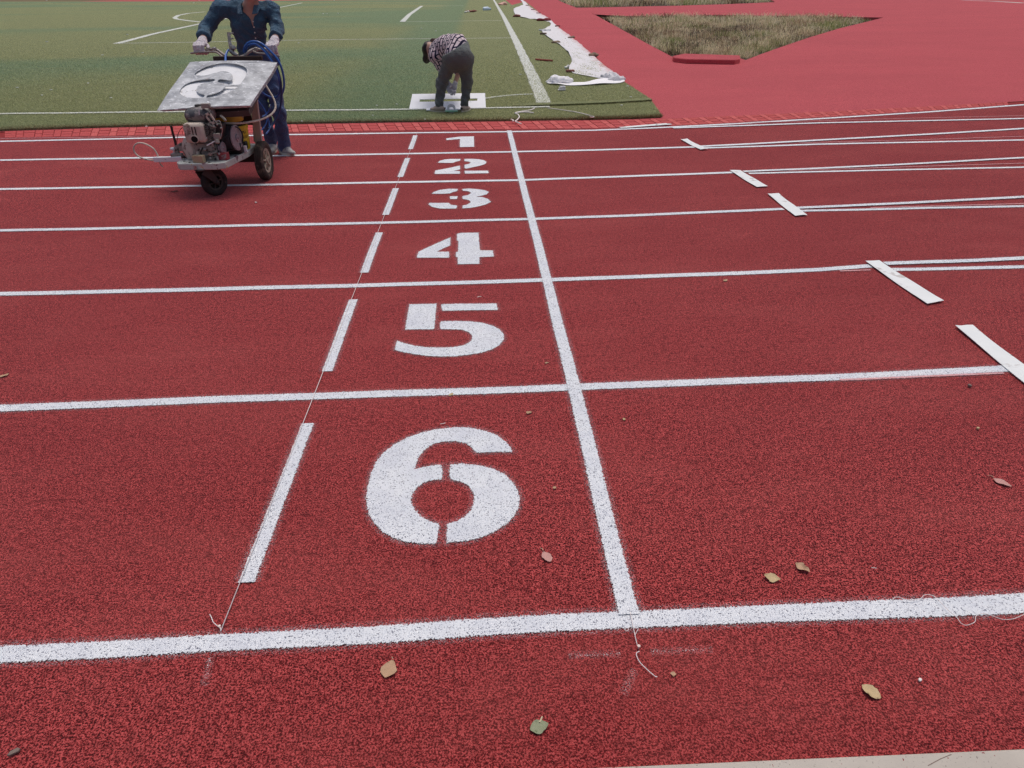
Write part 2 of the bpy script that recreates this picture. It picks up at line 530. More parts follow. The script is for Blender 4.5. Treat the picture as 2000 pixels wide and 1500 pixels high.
def deck_mat():
    t = NT('paint_stained_deck'); v = t.pos()
    col = t.mix(t.noise(v, 9, 5, 0.6), lin((168, 172, 166)), lin((208, 210, 204)))
    col = t.mix(t.ramp(t.noise(v, 60, 3), 0.68, 0.72), col, lin((60, 58, 56)))
    st = t.ramp(t.noise(t.scale(v, (1, 1, 0.6)), 11, 4, 0.6), 0.56, 0.60)
    col = t.mix(st, col, lin((108, 74, 84)))
    oc = t.ramp(t.noise(v, 13.7, 3, 0.6), 0.66, 0.69)
    col = t.mix(oc, col, lin((196, 160, 96)))
    t.base(col, 0.55, 0, 0.4); t.bump(t.noise(v, 50, 4), 0.3, 0.003); return t.m
M['deck'] = deck_mat()
M['beige'] = simple('dusty_beige_metal', (194, 181, 168), 0.65, var=0.18, sc=14, c2=(122, 98, 88), spot=0.55, spotsc=13, bump=0.002)
M['greymetal'] = simple('dusty_grey_metal', (152, 144, 136), 0.55, 0.1, var=0.2, sc=25, c2=(62, 56, 54), spot=0.56, spotsc=30, bump=0.002)
M['tank'] = simple('dusty_black_tank', (136, 128, 126), 0.55, var=0.2, sc=9, c2=(66, 66, 72), spot=0.52, spotsc=7)
M['black'] = simple('black_plastic', (26, 25, 26), 0.5, var=0.2, sc=20, c2=(70, 66, 64), spot=0.64, spotsc=25)
M['drum'] = simple('dark_grey_drum', (66, 66, 70), 0.5, var=0.2, sc=14, c2=(150, 150, 150), spot=0.68, spotsc=24)
M['disc'] = simple('spattered_disc', (150, 142, 148), 0.5, 0.2, var=0.1, sc=22, c2=(226, 224, 226), spot=0.60, spotsc=36)
M['hole'] = simple('hole_shade_black', (8, 7, 7), 0.9, var=0.1)  # painted shade for the inside of exhaust and vents
M['tyre'] = simple('dusty_tyre', (70, 62, 58), 0.85, var=0.25, sc=24, c2=(106, 92, 82), spot=0.56, spotsc=14, bump=0.002, spec=0.2)
M['tyre_dark'] = simple('dark_tyre', (48, 43, 42), 0.85, var=0.25, sc=24, c2=(84, 74, 68), spot=0.60, spotsc=18, bump=0.002, spec=0.2)
M['rim'] = simple('dirty_rim', (172, 160, 142), 0.6, var=0.12, sc=20, c2=(120, 106, 92), spot=0.60, spotsc=20)
M['fork'] = simple('rusty_dark_fork', (62, 52, 50), 0.65, 0.3, var=0.25, sc=18)
M['yellow'] = simple('yellow_bucket_plastic', (206, 178, 34), 0.45, var=0.10, sc=12, c2=(176, 146, 40), spot=0.60, spotsc=14)
M['ochre'] = simple('ochre_rim_plastic', (196, 150, 36), 0.5, var=0.10, sc=20, c2=(226, 214, 180), spot=0.70, spotsc=30)
M['print'] = simple('dark_brown_print', (70, 48, 12), 0.6, var=0.1)
def wood():
    t = NT('weathered_wood'); v = t.pos()
    g = t.noise(t.scale(v, (60, 60, 4)), 1.0, 5, 0.6)
    col = t.mix(g, lin((148, 128, 120)), lin((212, 190, 180)))
    t.base(col, 0.8, 0, 0.2); t.bump(g, 0.4, 0.002); return t.m
M['wood'] = wood()
M['woodblock'] = simple('sawn_wood_block', (178, 160, 130), 0.8, var=0.15, sc=40, c2=(128, 112, 90), spot=0.58, spotsc=24)
M['redend'] = simple('red_stained_block', (150, 60, 66), 0.7, var=0.2, sc=30, c2=(150, 138, 138), spot=0.55, spotsc=20)
M['brownpanel'] = simple('dark_brown_panel', (62, 44, 38), 0.7, var=0.2, sc=10)
M['chrome'] = simple('paint_speckled_chrome', (168, 164, 160), 0.35, 0.7, var=0.15, sc=30, c2=(214, 208, 206), spot=0.60, spotsc=40)
M['pipe'] = simple('dull_handlebar_steel', (146, 138, 134), 0.5, 0.3, var=0.2, sc=30, c2=(212, 200, 194), spot=0.60, spotsc=40)
M['bluehose'] = simple('blue_hose', (44, 98, 176), 0.4, var=0.2, sc=14, c2=(150, 176, 206), spot=0.66, spotsc=16)
M['navyhose'] = simple('navy_hose', (36, 60, 104), 0.45, var=0.2, sc=14)
M['whitehose'] = simple('dirty_white_hose', (206, 196, 184), 0.55, var=0.12, sc=20, c2=(150, 138, 126), spot=0.60, spotsc=24)
def cloth_mat(name, c, var=0.2, sc=14, spec=0.15, c2=None, spot=0.7, spotsc=60):
    t = NT(name); v = t.obj()
    n = t.noise(v, sc, 5, 0.6); a = lin(c)
    col = t.mix(n, tuple(x * (1 - var * 1.7) for x in a[:3]) + (1,), tuple(min(1, x * (1 + var * 1.7)) for x in a[:3]) + (1,))
    if c2: col = t.mix(t.ramp(t.noise(v, spotsc, 3), spot, spot + 0.03), col, lin(c2))
    t.base(col, 0.9, 0, spec)
    t.b.inputs['Sheen Weight'].default_value = 0.15
    t.bump(t.noise(t.scale(v, (1, 1, 1.6)), 24, 5, 0.65, 0.8), 0.8, 0.035)
    return t.m
M['denim'] = cloth_mat('blue_denim_shirt', (66, 95, 118), 0.25, 9, c2=(190, 200, 206), spot=0.74, spotsc=55)
M['navy'] = cloth_mat('navy_trousers', (72, 90, 128), 0.22, 8, c2=(180, 186, 200), spot=0.76, spotsc=50)
M['glove'] = cloth_mat('white_knit_glove', (222, 214, 220), 0.06, 40)
M['dirtyglove'] = cloth_mat('grey_white_knit_glove', (196, 194, 204), 0.16, 40)
M['slacks'] = cloth_mat('charcoal_slacks', (102, 108, 108), 0.12, 8)
M['skin'] = simple('skin', (186, 146, 130), 0.5, var=0.08, sc=20, use='obj')
M['hair'] = simple('dark_hair', (34, 24, 22), 0.5, var=0.4, sc=40, use='obj')
M['bun'] = simple('brown_hair_tie', (66, 38, 32), 0.6, var=0.3, sc=40, use='obj')
M['sneaker'] = simple('grey_sneaker', (168, 166, 164), 0.7, var=0.1, sc=30, c2=(110, 108, 108), spot=0.58, spotsc=20, use='obj')
M['canvas'] = simple('taupe_canvas_shoe', (168, 150, 138), 0.8, var=0.1, sc=30, use='obj')
M['sole'] = simple('cream_sole', (206, 196, 180), 0.7, var=0.08, use='obj')
def blouse():
    t = NT('navy_and_white_check_blouse'); v = t.attr('bu'); u2 = t.attr('bv')
    cb = t.n('ShaderNodeCombineXYZ'); t.l(v, cb.inputs[0]); t.l(u2, cb.inputs[1])
    br = t.n('ShaderNodeTexBrick'); t.l(cb.outputs[0], br.inputs['Vector'])
    br.inputs['Color1'].default_value = lin((226, 210, 214)); br.inputs['Color2'].default_value = lin((210, 192, 200)); br.inputs['Mortar'].default_value = lin((34, 30, 58))
    br.inputs['Scale'].default_value = 1.0; br.inputs['Mortar Size'].default_value = 0.008; br.inputs['Mortar Smooth'].default_value = 0.1
    br.inputs['Brick Width'].default_value = 0.10; br.inputs['Row Height'].default_value = 0.042
    t.base(br.outputs['Color'], 0.85, 0, 0.15)
    return t.m
M['blouse'] = blouse()
M['leaf_tan'] = simple('dry_tan_leaf', (180, 146, 116), 0.7, var=0.12, sc=60, c2=(150, 118, 88), spot=0.60, spotsc=90)
M['leaf_pink'] = simple('dry_pinkish_leaf', (190, 142, 134), 0.7, var=0.08, sc=50)
M['leaf_beige'] = simple('dry_beige_leaf', (190, 166, 126), 0.7, var=0.12, sc=60, c2=(140, 116, 84), spot=0.58, spotsc=80)
M['leaf_green'] = simple('grey_green_leaf', (134, 140, 110), 0.65, var=0.12, sc=60, c2=(96, 108, 78), spot=0.56, spotsc=60)
M['twig'] = simple('pale_twig', (196, 180, 150), 0.7, var=0.1)
M['chip'] = simple('grey_chip', (120, 104, 96), 0.8, var=0.12, sc=60)
M['darkbit'] = simple('dark_leaf_scrap', (70, 42, 38), 0.8, var=0.2, sc=60)
M['stone'] = simple('brown_stone', (136, 116, 98), 0.9, var=0.2, sc=14, c2=(98, 92, 78), spot=0.55, spotsc=12, bump=0.01)
M['brick'] = simple('dark_red_brick', (142, 90, 82), 0.85, var=0.2, sc=14, c2=(108, 62, 58), spot=0.55, spotsc=12, bump=0.006)
M['rag'] = simple('dark_red_rag', (124, 40, 48), 0.9, var=0.25, sc=9)
M['stick'] = simple('red_stick', (150, 66, 56), 0.7, var=0.2, sc=14)
M['paper'] = simple('white_litter', (226, 226, 220), 0.7, var=0.06, sc=30)
M['pinkpaper'] = simple('pink_litter', (224, 176, 160), 0.7, var=0.1, sc=9)
M['bluewrap'] = simple('blue_white_plastic', (196, 214, 232), 0.4, var=0.1, sc=30, c2=(70, 120, 190), spot=0.62, spotsc=8)
M['greenfoam'] = simple('pale_green_board', (150, 200, 170), 0.6, var=0.1, sc=20)
M['tape'] = simple('grey_white_tape', (200, 200, 204), 0.5, var=0.08, sc=30, c2=(100, 102, 108), spot=0.60, spotsc=30)

# ------------------------------------------------------------------ the setting
def poly_sheet(name, loops, z, mat, parent=None, skirt=0.0):
    """flat sheet from an outline and holes (lists of xy); optional vertical skirt downwards on every loop"""
    L3 = [[Vector((p[0], p[1], 0)) for p in lp] for lp in loops]
    tris = tessellate_polygon(L3)
    V = []
    for lp in loops:
        for p in lp: V.append((p[0], p[1], p[2] if len(p) > 2 and p[2] is not None else z))
    F = []
    for t in tris:
        a, b, c = [np.array(V[i]) for i in t]
        F.append(tuple(t) if np.cross(b - a, c - a)[2] > 0 else tuple(t)[::-1])
    if skirt > 0:
        o = 0; n0 = len(V)
        V2 = [(v[0], v[1], v[2] - skirt) for v in V]
        V = V + V2
        for lp in loops:
            k = len(lp)
            for i in range(k): F.append((o + i, o + (i + 1) % k, n0 + o + (i + 1) % k, n0 + o + i))
            o += k
    return mesh_obj(name, V, F, mat, parent, smooth=False)
xy = lambda p: (float(p[0]), float(p[1]))

gr = mesh_obj('ground', [(-2500, -2500, -0.32), (2500, -2500, -0.32), (2500, 2500, -0.32), (-2500, 2500, -0.32)], [(0, 1, 2, 3)], M['ground'], smooth=False)
prop(gr, 'bare ground around the sports field', kind='structure')

up_px = [(0, 256.6), (200, 250), (360, 246), (560, 242.6), (760, 240), (960, 237), (1160, 234.5), (1300, 231.5), (1400, 227), (1600, 218), (1800, 208), (2000, 197)]
lo_px = [(0, 268.6), (200, 265.5), (360, 262.5), (560, 257.6), (760, 255), (960, 253), (1160, 250.5), (1300, 246), (1400, 241.5), (1600, 229), (1800, 216.5), (2000, 202.5)]
UP = [G(*p)[:2] for p in up_px]; LO = [G(*p)[:2] for p in lo_px]
def extend(P):
    a, b = P[0], P[-1]
    d = unit(P[-1] - P[-3])
    ang = math.atan2(d[1], d[0]); out = []; q = b.copy()
    for i in range(14):
        ang += 0.085; q = q + 3.2 * np.array([math.cos(ang), math.sin(ang)]); out.append(q.copy())
    return [np.array([-60.0, a[1] + 0.02]), np.array([-25.0, a[1] + 0.01])] + list(P) + out
UPX, LOX = extend(UP), extend(LO)
E0 = LOX[-1]
tr = poly_sheet('running_track', [[(-60, -0.5), (0.0, -0.5), (70, -0.5), (90, 30), xy(E0 + np.array([4, 0]))] + [xy(p) for p in LOX[::-1]]], 0.0, M['track'])
prop(tr, 'red rubber running track with white lanes and numbers', kind='structure')

# the red apron behind the paving strip, with two sunken weed beds in it
bed1_px = [(1154, 24), (1160, 28), (1218, 31), (1310, 30.5), (1402, 29), (1540, 31), (1640, 32.5), (1726, 34), (1690, 43), (1640, 55), (1580, 73), (1530, 90), (1490, 104), (1456, 117), (1448, 114), (1312, 110), (1270, 88), (1230, 66), (1190, 44)]
bed2_px = [(1078, -5.5), (1100, 5), (1126, 15), (1230, 13), (1324, 11), (1420, 8), (1514, 4), (1500, -4), (1300, -5.5)]
B1 = [xy(G(*p)) for p in bed1_px]; B2 = [xy(G(*p)) for p in bed2_px]
ap = poly_sheet('infield_apron', [[xy(p) for p in UPX] + [(95, 60), (95, 170), (-60, 170)], B1[::-1], B2[::-1]], -0.004, M['apron'])
prop(ap, 'worn red rubber apron between the turf and the weed beds', kind='structure')
def bed(name, P, depth, label):
    o = poly_sheet(name, [P], -depth, M['soil'])
    prop(o, label, kind='structure')
    n = len(P); V = [(p[0], p[1], -depth) for p in P] + [(p[0], p[1], -0.004) for p in P]
    mesh_obj('bed_wall', V, [(i, (i + 1) % n, n + (i + 1) % n, n + i) for i in range(n)], M['redblock'], o, smooth=False)
    return o
b1 = bed('weed_bed', B1, 0.13, 'sunken triangular earth bed in the red apron')
b2 = bed('weed_bed', B2, 0.13, 'far strip of earth bed beyond the triangular one')

# paving strip: columns of three flat pavers between single upright ones
def along(P, s):
    P = np.array(P); seg = np.linalg.norm(np.diff(P, axis=0), axis=1); cs = np.concatenate([[0], np.cumsum(seg)])
    return np.array([np.interp(s, cs, P[:, 0]), np.interp(s, cs, P[:, 1])])
def length(P): return float(np.sum(np.linalg.norm(np.diff(np.array(P), axis=0), axis=1)))
n = len(UPX)
V = [(p[0], p[1], -0.012) for p in LOX] + [(p[0], p[1], -0.012) for p in UPX]
strip = mesh_obj('paving_strip', V, [(i, i + 1, n + i + 1, n + i) for i in range(n - 1)], M['paver_joint'], smooth=False)
prop(strip, 'narrow strip of red pavers along the inner edge of the track', kind='structure')
LL = length(LO); UL = length(UP)
def paver_corners(s0, s1, v0, v1, g=0.004):
    s0 += g; s1 -= g; v0 += 0.017; v1 -= 0.017
    C = []
    for s, v in ((s0, v0), (s1, v0), (s1, v1), (s0, v1)):
        f = min(max(s / LL, 0), 1)
        a = along(LO, f * LL); b = along(UP, f * UL)
        C.append(a + (b - a) * v)
    return C
def paver_geo(C, z):
    t = [(c[0], c[1], z) for c in C]; b = [(c[0], c[1], z - 0.014) for c in C]
    return b + t, [(4, 5, 6, 7), (0, 1, 5, 4), (1, 2, 6, 5), (2, 3, 7, 6), (3, 0, 4, 7)]
PITCH_S = 0.215; cnt = 0; rest = MB(); s = 0.05
S_IN, S_OUT = 0.9, 12.6
while s < LL - 0.3:
    cells = [(s, s + 0.13, 0.015, 0.335), (s, s + 0.13, 0.335, 0.665), (s, s + 0.13, 0.665, 0.985), (s + 0.13, s + PITCH_S, 0.015, 0.5), (s + 0.13, s + PITCH_S, 0.5, 0.985)]
    for ci_, ce in enumerate(cells):
        C = paver_corners(*ce); z = -0.001 + 0.0025 * (random.random() - 0.5)
        Vp, Fp = paver_geo(C, z)
        if S_IN < s < S_OUT and cnt < 300:
            mesh_obj('paver', Vp, Fp, M['paver'] if ci_ < 3 else M['paver_light'], strip, smooth=False); cnt += 1
        else: rest.add(Vp, Fp)
    s += PITCH_S
r = rest.build('paver_run', M['paver'], strip, smooth=False); r['kind'] = 'stuff'

kb = MB()
a, b = G(1150, 1502.5), G(2010, 1464.5)
d = unit((b - a)[:2]); nrm = np.array([d[1], -d[0]])
A0 = a[:2] - d * 60; B0 = b[:2] + d * 60
kb.prism([(A0[0], A0[1], -0.2), (A0[0] + nrm[0] * 0.3, A0[1] + nrm[1] * 0.3, -0.2), (B0[0] + nrm[0] * 0.3, B0[1] + nrm[1] * 0.3, -0.2), (B0[0], B0[1], -0.2)], 0.208)
ko = kb.build('concrete_kerb', M['kerb'], bevel=0.006)
prop(ko, 'pale concrete kerb along the outer edge of the track', kind='structure')

# ---- artificial turf
seam_px = [(0, 222.5), (400, 218.5), (700, 215), (1000, 211.5), (1078, 210), (1180, 206), (1272, 200.5)]
right_px = [(1272, 198), (1245, 180), (1218, 162), (1186, 136), (1150, 104), (1112, 70), (1084, 50), (1062, 33), (1040, 14), (1026, 3)]
SE = [G(*p)[:2] for p in seam_px]; RI = [G(*p)[:2] for p in right_px]
edge_px = [(0, 255.2), (120, 251.6), (200, 249), (360, 245), (560, 241.6), (760, 239), (960, 236), (1160, 233.5), (1240, 231.5), (1292, 229.5)]
ED = [G(*p, 0.0)[:2] for p in edge_px]
ED = [p + np.array([0, 0.012 * math.sin(7.3 * p[0])]) for p in ED]
near_loop = [np.array([-40, ED[0][1]])] + ED + [G(1288, 222)[:2], G(1275, 203)[:2]] + SE[::-1] + [np.array([-40, SE[0][1]])]
tf = poly_sheet('turf_field', [[xy(p) for p in [np.array([-40, SE[0][1]])] + SE + RI] + [(3.2, 70), (4.0, 108), (-40, 108), (-120, 140), (-120, 60)]], 0.026, M['turf'], skirt=0.035)
prop(tf, 'green artificial turf pitch with white lines', kind='structure')
tn = poly_sheet('turf_strip', [[xy(p) for p in near_loop]], 0.020, M['turf'], skirt=0.026)
prop(tn, 'narrow strip of artificial turf beside the paving', kind='structure')
# raised lip where the pitch carpet overlaps the strip, on the right
lp = [np.array(SE[i]) for i in (3, 4, 5, 6)]
lp = [lp[0] + (lp[-1] - lp[0]) * 0] + smooth_path(lp, 8)
V = []; F = []
for i, p in enumerate(lp):
    k = min(1, i / 6); n_ = np.array([0.02, 1.0])
    wob = 0.008 * math.sin(i * 2.1)
    for off, z in ((-0.02 + wob, 0.021), (-0.035 + wob, 0.021 + 0.026 * k), (0.05, 0.027 + 0.022 * k), (0.35, 0.0265)):
        q = p + n_ * off; V.append((q[0], q[1], z))
    if i: F += [(4 * (i - 1) + j, 4 * i + j, 4 * i + j + 1, 4 * (i - 1) + j + 1) for j in range(3)]
mesh_obj('carpet_lip', V, F, M['turf'], tf)

def in_poly(P, x, y):
    P = np.asarray(P); c = np.zeros(len(x), bool); j = len(P) - 1
    for i in range(len(P)):
        xi, yi, xj, yj = P[i][0], P[i][1], P[j][0], P[j][1]
        c ^= ((yi > y) != (yj > y)) & (x < (xj - xi) * (y - yi) / (yj - yi + 1e-12) + xi); j = i
    return c
def blades(name, P, h, wd, lean, tint, mat, label, extra=None, bend=0.0, cat=None):
    """P: n x 3 roots; one bent triangle pair per blade"""
    n = len(P); a = rng.random(n) * 6.283; w = np.stack([np.cos(a), np.sin(a), 0 * a], 1) * (wd / 2)[:, None]
    b = rng.random(n) * 6.283; L = np.stack([np.cos(b), np.sin(b), 0 * b], 1) * (lean * h)[:, None]
    up = np.array([0, 0, 1.0])
    if bend > 0:
        mid = P + L * 0.3 + up * (h * 0.6)[:, None]; tip = P + L + up * (h * (1 - bend * rng.random(n)))[:, None]
        V = np.stack([P - w, P + w, mid + w * 0.7, mid - w * 0.7, tip], 1).reshape(-1, 3)
        i = np.arange(n)[:, None] * 5
        F = np.concatenate([i + np.array([[0, 1, 2]]), i + np.array([[0, 2, 3]]), i + np.array([[3, 2, 4]])])
        k = 5
    else:
        tip = P + L + up * h[:, None]
        V = np.stack([P - w, P + w, tip], 1).reshape(-1, 3)
        F = np.arange(n * 3).reshape(n, 3); k = 3
    at_ = {'tint': np.repeat(tint, k)}
    if extra is not None: at_['edge'] = np.repeat(extra, k)
    o = mesh_obj(name, V, F, mat, smooth=False, attrs=at_)
    return prop(o, label, cat, kind='stuff')
# pile of the nearest turf
n = 330000
px = rng.random(n) * 1320 - 10; py = 40 + (258 - 40) * rng.random(n) ** 0.45
D = np.stack([G(x, y, 0.02) for x, y in zip(px, py)]) if False else None
dd = ((px - 1000.0) / FPX)[:, None] * CR - ((py - 750.0) / FPX)[:, None] * CU + CF
P = CAM + ((0.022 - CAM[2]) / dd[:, 2])[:, None] * dd
near_poly = [xy(p) for p in near_loop]
far_poly = [xy(p) for p in [np.array([-40, SE[0][1]])] + SE + RI] + [(-40, 40)]
m1 = in_poly(near_poly, P[:, 0], P[:, 1]); m2 = in_poly(far_poly, P[:, 0], P[:, 1]) & ~m1
P[m2, 2] = 0.026; P[m1, 2] = 0.020
P = P[m1 | m2]; n = len(P)
ey = np.interp(P[:, 0], [p[0] for p in ED], [p[1] for p in ED])
ed = np.clip(1 - (P[:, 1] - ey) / 0.22, 0, 1) * np.clip(0.2 + rng.random(n), 0, 1) * 0.8
far = np.clip((P[:, 1] - 8) / 8, 0, 1)
blades('turf_pile', P, (0.012 + 0.014 * rng.random(n)), 0.004 + 0.006 * far, 1.6 * rng.random(n) + 0.4, rng.random(n), M['blade'], 'short pile of the artificial turf', extra=ed, cat='turf')
# frayed fringe along the cut edges of the carpet
def fringe(pts, per_m, label, z, hh=0.02, back=0.05):
    pts = np.array(pts); L = length(pts); n = int(per_m * L)
    s = rng.random(n) * L
    q = np.array([along(pts, x) for x in s]); q[:, 1] += rng.random(n) * back - 0.012
    P = np.column_stack([q, np.full(n, z) * (0.3 + 0.7 * rng.random(n))])
    blades('turf_fringe', P, 0.008 + hh * rng.random(n), np.full(n, 0.006), 1.6 * rng.random(n), 0.25 * rng.random(n), M['blade'], label, extra=np.clip(rng.random(n) * 0.9, 0, 1), cat='turf')
fringe(ED, 900, 'frayed brownish edge of the turf strip beside the pavers', 0.018)
fringe([G(x, y)[:2] for x, y in ((1130, 234.2), (1200, 233), (1250, 231.5), (1294, 229.5))], 2600, 'dark frayed turf backing at the right end of the strip', 0.02, 0.03, 0.09)
fringe([p + np.array([0, -0.03]) for p in SE[3:]], 1200, 'frayed edge of the upper turf carpet along the seam', 0.03, 0.02, 0.03)

# ---- dry weeds
def weeds(name, poly_px, tufts, per, label, hmin, hmax, dark, green, spread=0.22):
    xs = np.array([p[0] for p in poly_px]); ys = np.array([p[1] for p in poly_px])
    px = xs.min() + rng.random(tufts * 3) * (xs.max() - xs.min()); py = ys.min() + rng.random(tufts * 3) * (ys.max() - ys.min())
    k = in_poly(poly_px, px, py); px, py = px[k][:tufts], py[k][:tufts]
    dd = ((px - 1000.0) / FPX)[:, None] * CR - ((py - 750.0) / FPX)[:, None] * CU + CF
    C = CAM + ((-0.13 - CAM[2]) / dd[:, 2])[:, None] * dd
    dk = np.zeros(len(C)); gn = np.zeros(len(C))
    for (cx, cy, rx, ry) in dark: dk = np.maximum(dk, np.exp(-((px - cx) / rx) ** 2 - ((py - cy) / ry) ** 2))
    for (cx, cy, rx, ry) in green: gn = np.maximum(gn, np.exp(-((px - cx) / rx) ** 2 - ((py - cy) / ry) ** 2))
    keep_ = (np.sin(px * 0.11 + 1.7 * np.sin(py * 0.19)) + np.sin(py * 0.33 + 1.3 * np.sin(px * 0.07)) + 1.1 * rng.normal(size=len(C))) > -0.9
    C, dk, gn = C[keep_], dk[keep_], gn[keep_]; T = len(C)
    hh = (hmin + (hmax - hmin) * (rng.random(T) ** 1.6 + 0.55 * (rng.random(T) < 0.08))) * (1 - 0.55 * dk)
    tt = np.clip(0.53 + 0.42 * rng.normal(size=T) - 0.40 * dk, 0.02, 0.74)
    isg = rng.random(T) < np.clip(gn * 0.85 + 0.08, 0, 1); tt = np.where(isg, 0.84 + 0.14 * rng.random(T), tt)
    mm = (per * (0.4 + 1.2 * rng.random(T)) * (1 - 0.7 * dk)).astype(int)
    ix = np.repeat(np.arange(T), mm); n = len(ix)
    far = np.clip(C[ix, 1] / 28, 0.55, 3)
    off = rng.normal(size=(n, 2)) * (spread * far * (0.5 + rng.random(n)))[:, None]
    P = C[ix].copy(); P[:, :2] += off
    ok = in_poly(B1 if poly_px is bed1_px else B2, P[:, 0], P[:, 1]); P, ix, far = P[ok], ix[ok], far[ok]; n = len(P)
    h = hh[ix] * (0.45 + 0.7 * rng.random(n)) * np.clip(0.8 + 0.2 * far, 0.8, 1.6)
    tint = np.clip(tt[ix] + 0.10 * rng.normal(size=n), 0.0, 1.0)
    blades(name, P, h, 0.012 * far * (0.6 + 0.9 * rng.random(n)), 0.2 + 1.3 * rng.random(n), tint, M['straw'], label, bend=0.6, cat='weeds')
weeds('dry_weeds', bed1_px, 1600, 46, 'straw coloured dry weeds filling the triangular bed', 0.10, 0.42,
      [(1370, 66, 45, 9), (1390, 92, 50, 8), (1450, 62, 60, 6), (1460, 78, 30, 8), (1350, 84, 40, 8)], [(1440, 71, 55, 4), (1312, 92, 14, 10), (1480, 105, 40, 8), (1620, 55, 30, 6)])
weeds('dry_weeds', bed2_px, 420, 40, 'dry weeds of the far bed behind the triangular one', 0.25, 0.9, [], [(1170, 6, 30, 8), (1350, 4, 20, 8)])

# ------------------------------------------------------------------ painted markings
def sdf_strip(name, C, width, mat, parent, z, label=None, wob=0.002, ends=True, bias=0.0, step=0.05):
    """painted line along the centre points C (xy), width a number or one per point"""
    P = np.array(C); W = np.array(width if hasattr(width, '__len__') else [width] * len(P), float)
    seg = np.linalg.norm(np.diff(P, axis=0), axis=1); cs = np.concatenate([[0], np.cumsum(seg)])
    n = max(2, min(700, int(cs[-1] / step) + 1)); s = np.linspace(0, cs[-1], n)
    Q = np.stack([np.interp(s, cs, P[:, 0]), np.interp(s, cs, P[:, 1])], 1); Wd = np.interp(s, cs, W)
    ph = random.random() * 9
    off = wob * (np.sin(s * 3.1 + ph) + 0.6 * np.sin(s * 7.7 + 2 * ph))
    T = np.gradient(Q, axis=0); T /= np.linalg.norm(T, axis=1)[:, None]; N = np.stack([-T[:, 1], T[:, 0]], 1)
    Q = Q + N * off[:, None]
    mrg = 0.024 if mat is not M['turf_paint'] else 0.05
    V = []; S = []
    for i in range(n):
        for k in (-1, 0, 1):
            q = Q[i] + N[i] * k * (Wd[i] / 2 + mrg); V.append((q[0], q[1], z)); S.append((Wd[i] / 2 if k == 0 else -mrg) + bias)
    F = [(3 * i + k, 3 * i + 3 + k, 3 * i + 4 + k, 3 * i + 1 + k) for i in range(n - 1) for k in (0, 1)]
    F = [f[::-1] for f in F] if np.cross(np.append(T[0], 0), np.append(N[0], 0))[2] < 0 else F
    o = mesh_obj(name, V, F, mat, parent, smooth=False, attrs={'sdf': S})
    if label: o['label'] = label
    return o
def PX(L, z=0.0): return [G(p[0], p[1], z)[:2] for p in L]
Z1, Z2 = 0.004, 0.0075
far_left = lambda P: [np.array([-30.0, P[0][1] + (P[0][1] - P[1][1]) * 0.0])] + P
def lane(L, width, z=Z1, mat='paint', extl=True, label=None, tail=None):
    P = PX(L)
    if extl: P = far_left(P)
    if tail: P = P + [P[-1] + unit(P[-1] - P[-2]) * tail]
    W = ([width[0]] + list(width) if extl else list(width)) + ([width[-1]] if tail else []) if hasattr(width, '__len__') else width
    return sdf_strip('lane_line', P, W, M[mat], tr, z, label)
lane([(0, 1280), (300, 1264.5), (380, 1259), (780, 1237), (950, 1226), (1231, 1212), (1350, 1207), (1600, 1197), (2000, 1178)], [0.052, 0.052, 0.052, 0.055, 0.055, 0.055, 0.055, 0.058, 0.066], label='outermost white lane line, nearest the kerb', tail=12)
lane([(0, 798.6), (200, 790.5), (560, 777), (1121, 757.5), (1600, 739.2), (1900, 724.5), (1975, 720)], 0.052, tail=None)
lane([(0, 575), (360, 567), (700, 558.7), (1067, 547.8), (1400, 536), (1600, 527.6), (1700, 520)], 0.052)
lane([(1728, 516.5), (1800, 513.5), (1900, 510.5), (2000, 506)], 0.05, extl=False, z=Z2, tail=1.5)
lane([(1715, 527.5), (1800, 526.4), (1900, 524.5), (2000, 522.2)], 0.045, extl=False, tail=12)
lane([(0, 451), (400, 443), (700, 436.8), (1038, 428.6), (1200, 422.8), (1530, 409)], 0.052)
lane([(1540, 408.2), (1650, 403.5), (1800, 396.2), (2000, 386)], 0.05, extl=False, z=Z2, tail=1.5)
lane([(1548, 412.8), (1650, 410.8), (1800, 407.2), (2000, 403.6)], 0.045, extl=False, tail=12)
lane([(0, 370), (400, 363.5), (700, 358), (1018, 352.3), (1200, 346), (1450, 336.6)], 0.058, mat='paint_far')
lane([(1452, 336.2), (1600, 330), (1800, 320.2), (2000, 309)], 0.05, extl=False, z=Z2, mat='paint_far', tail=1.5)
lane([(1462, 339.2), (1600, 336), (1800, 331.2), (2000, 327.2)], 0.045, extl=False, mat='paint_far', tail=12)
lane([(0, 313.3), (200, 310.2), (360, 307.4), (700, 302.4), (1005, 297), (1160, 293.6), (1360, 287.6)], 0.065, mat='paint_far')
lane([(1362, 287.4), (1480, 281.5), (1600, 274.6), (1800, 264), (2000, 252)], 0.064, extl=False, z=Z2, mat='paint_far', tail=1.5)
lane([(1372, 289.8), (1600, 282.2), (1800, 278), (2000, 274)], 0.060, extl=False, mat='paint_far', tail=12)
lane([(0, 276.6), (200, 272.4), (360, 268.4), (560, 263.6), (760, 260.6), (960, 258.2), (1160, 255), (1260, 251), (1330, 247.6), (1440, 242), (1600, 232.3), (1800, 220), (2000, 205)], 0.070, mat='paint_far', label='innermost white lane line beside the paving strip', tail=2)
lane([(1314, 250.8), (1440, 246.8), (1600, 241), (1800, 236.8), (2000, 232.4)], 0.064, extl=False, z=Z2, mat='paint_far', tail=12)
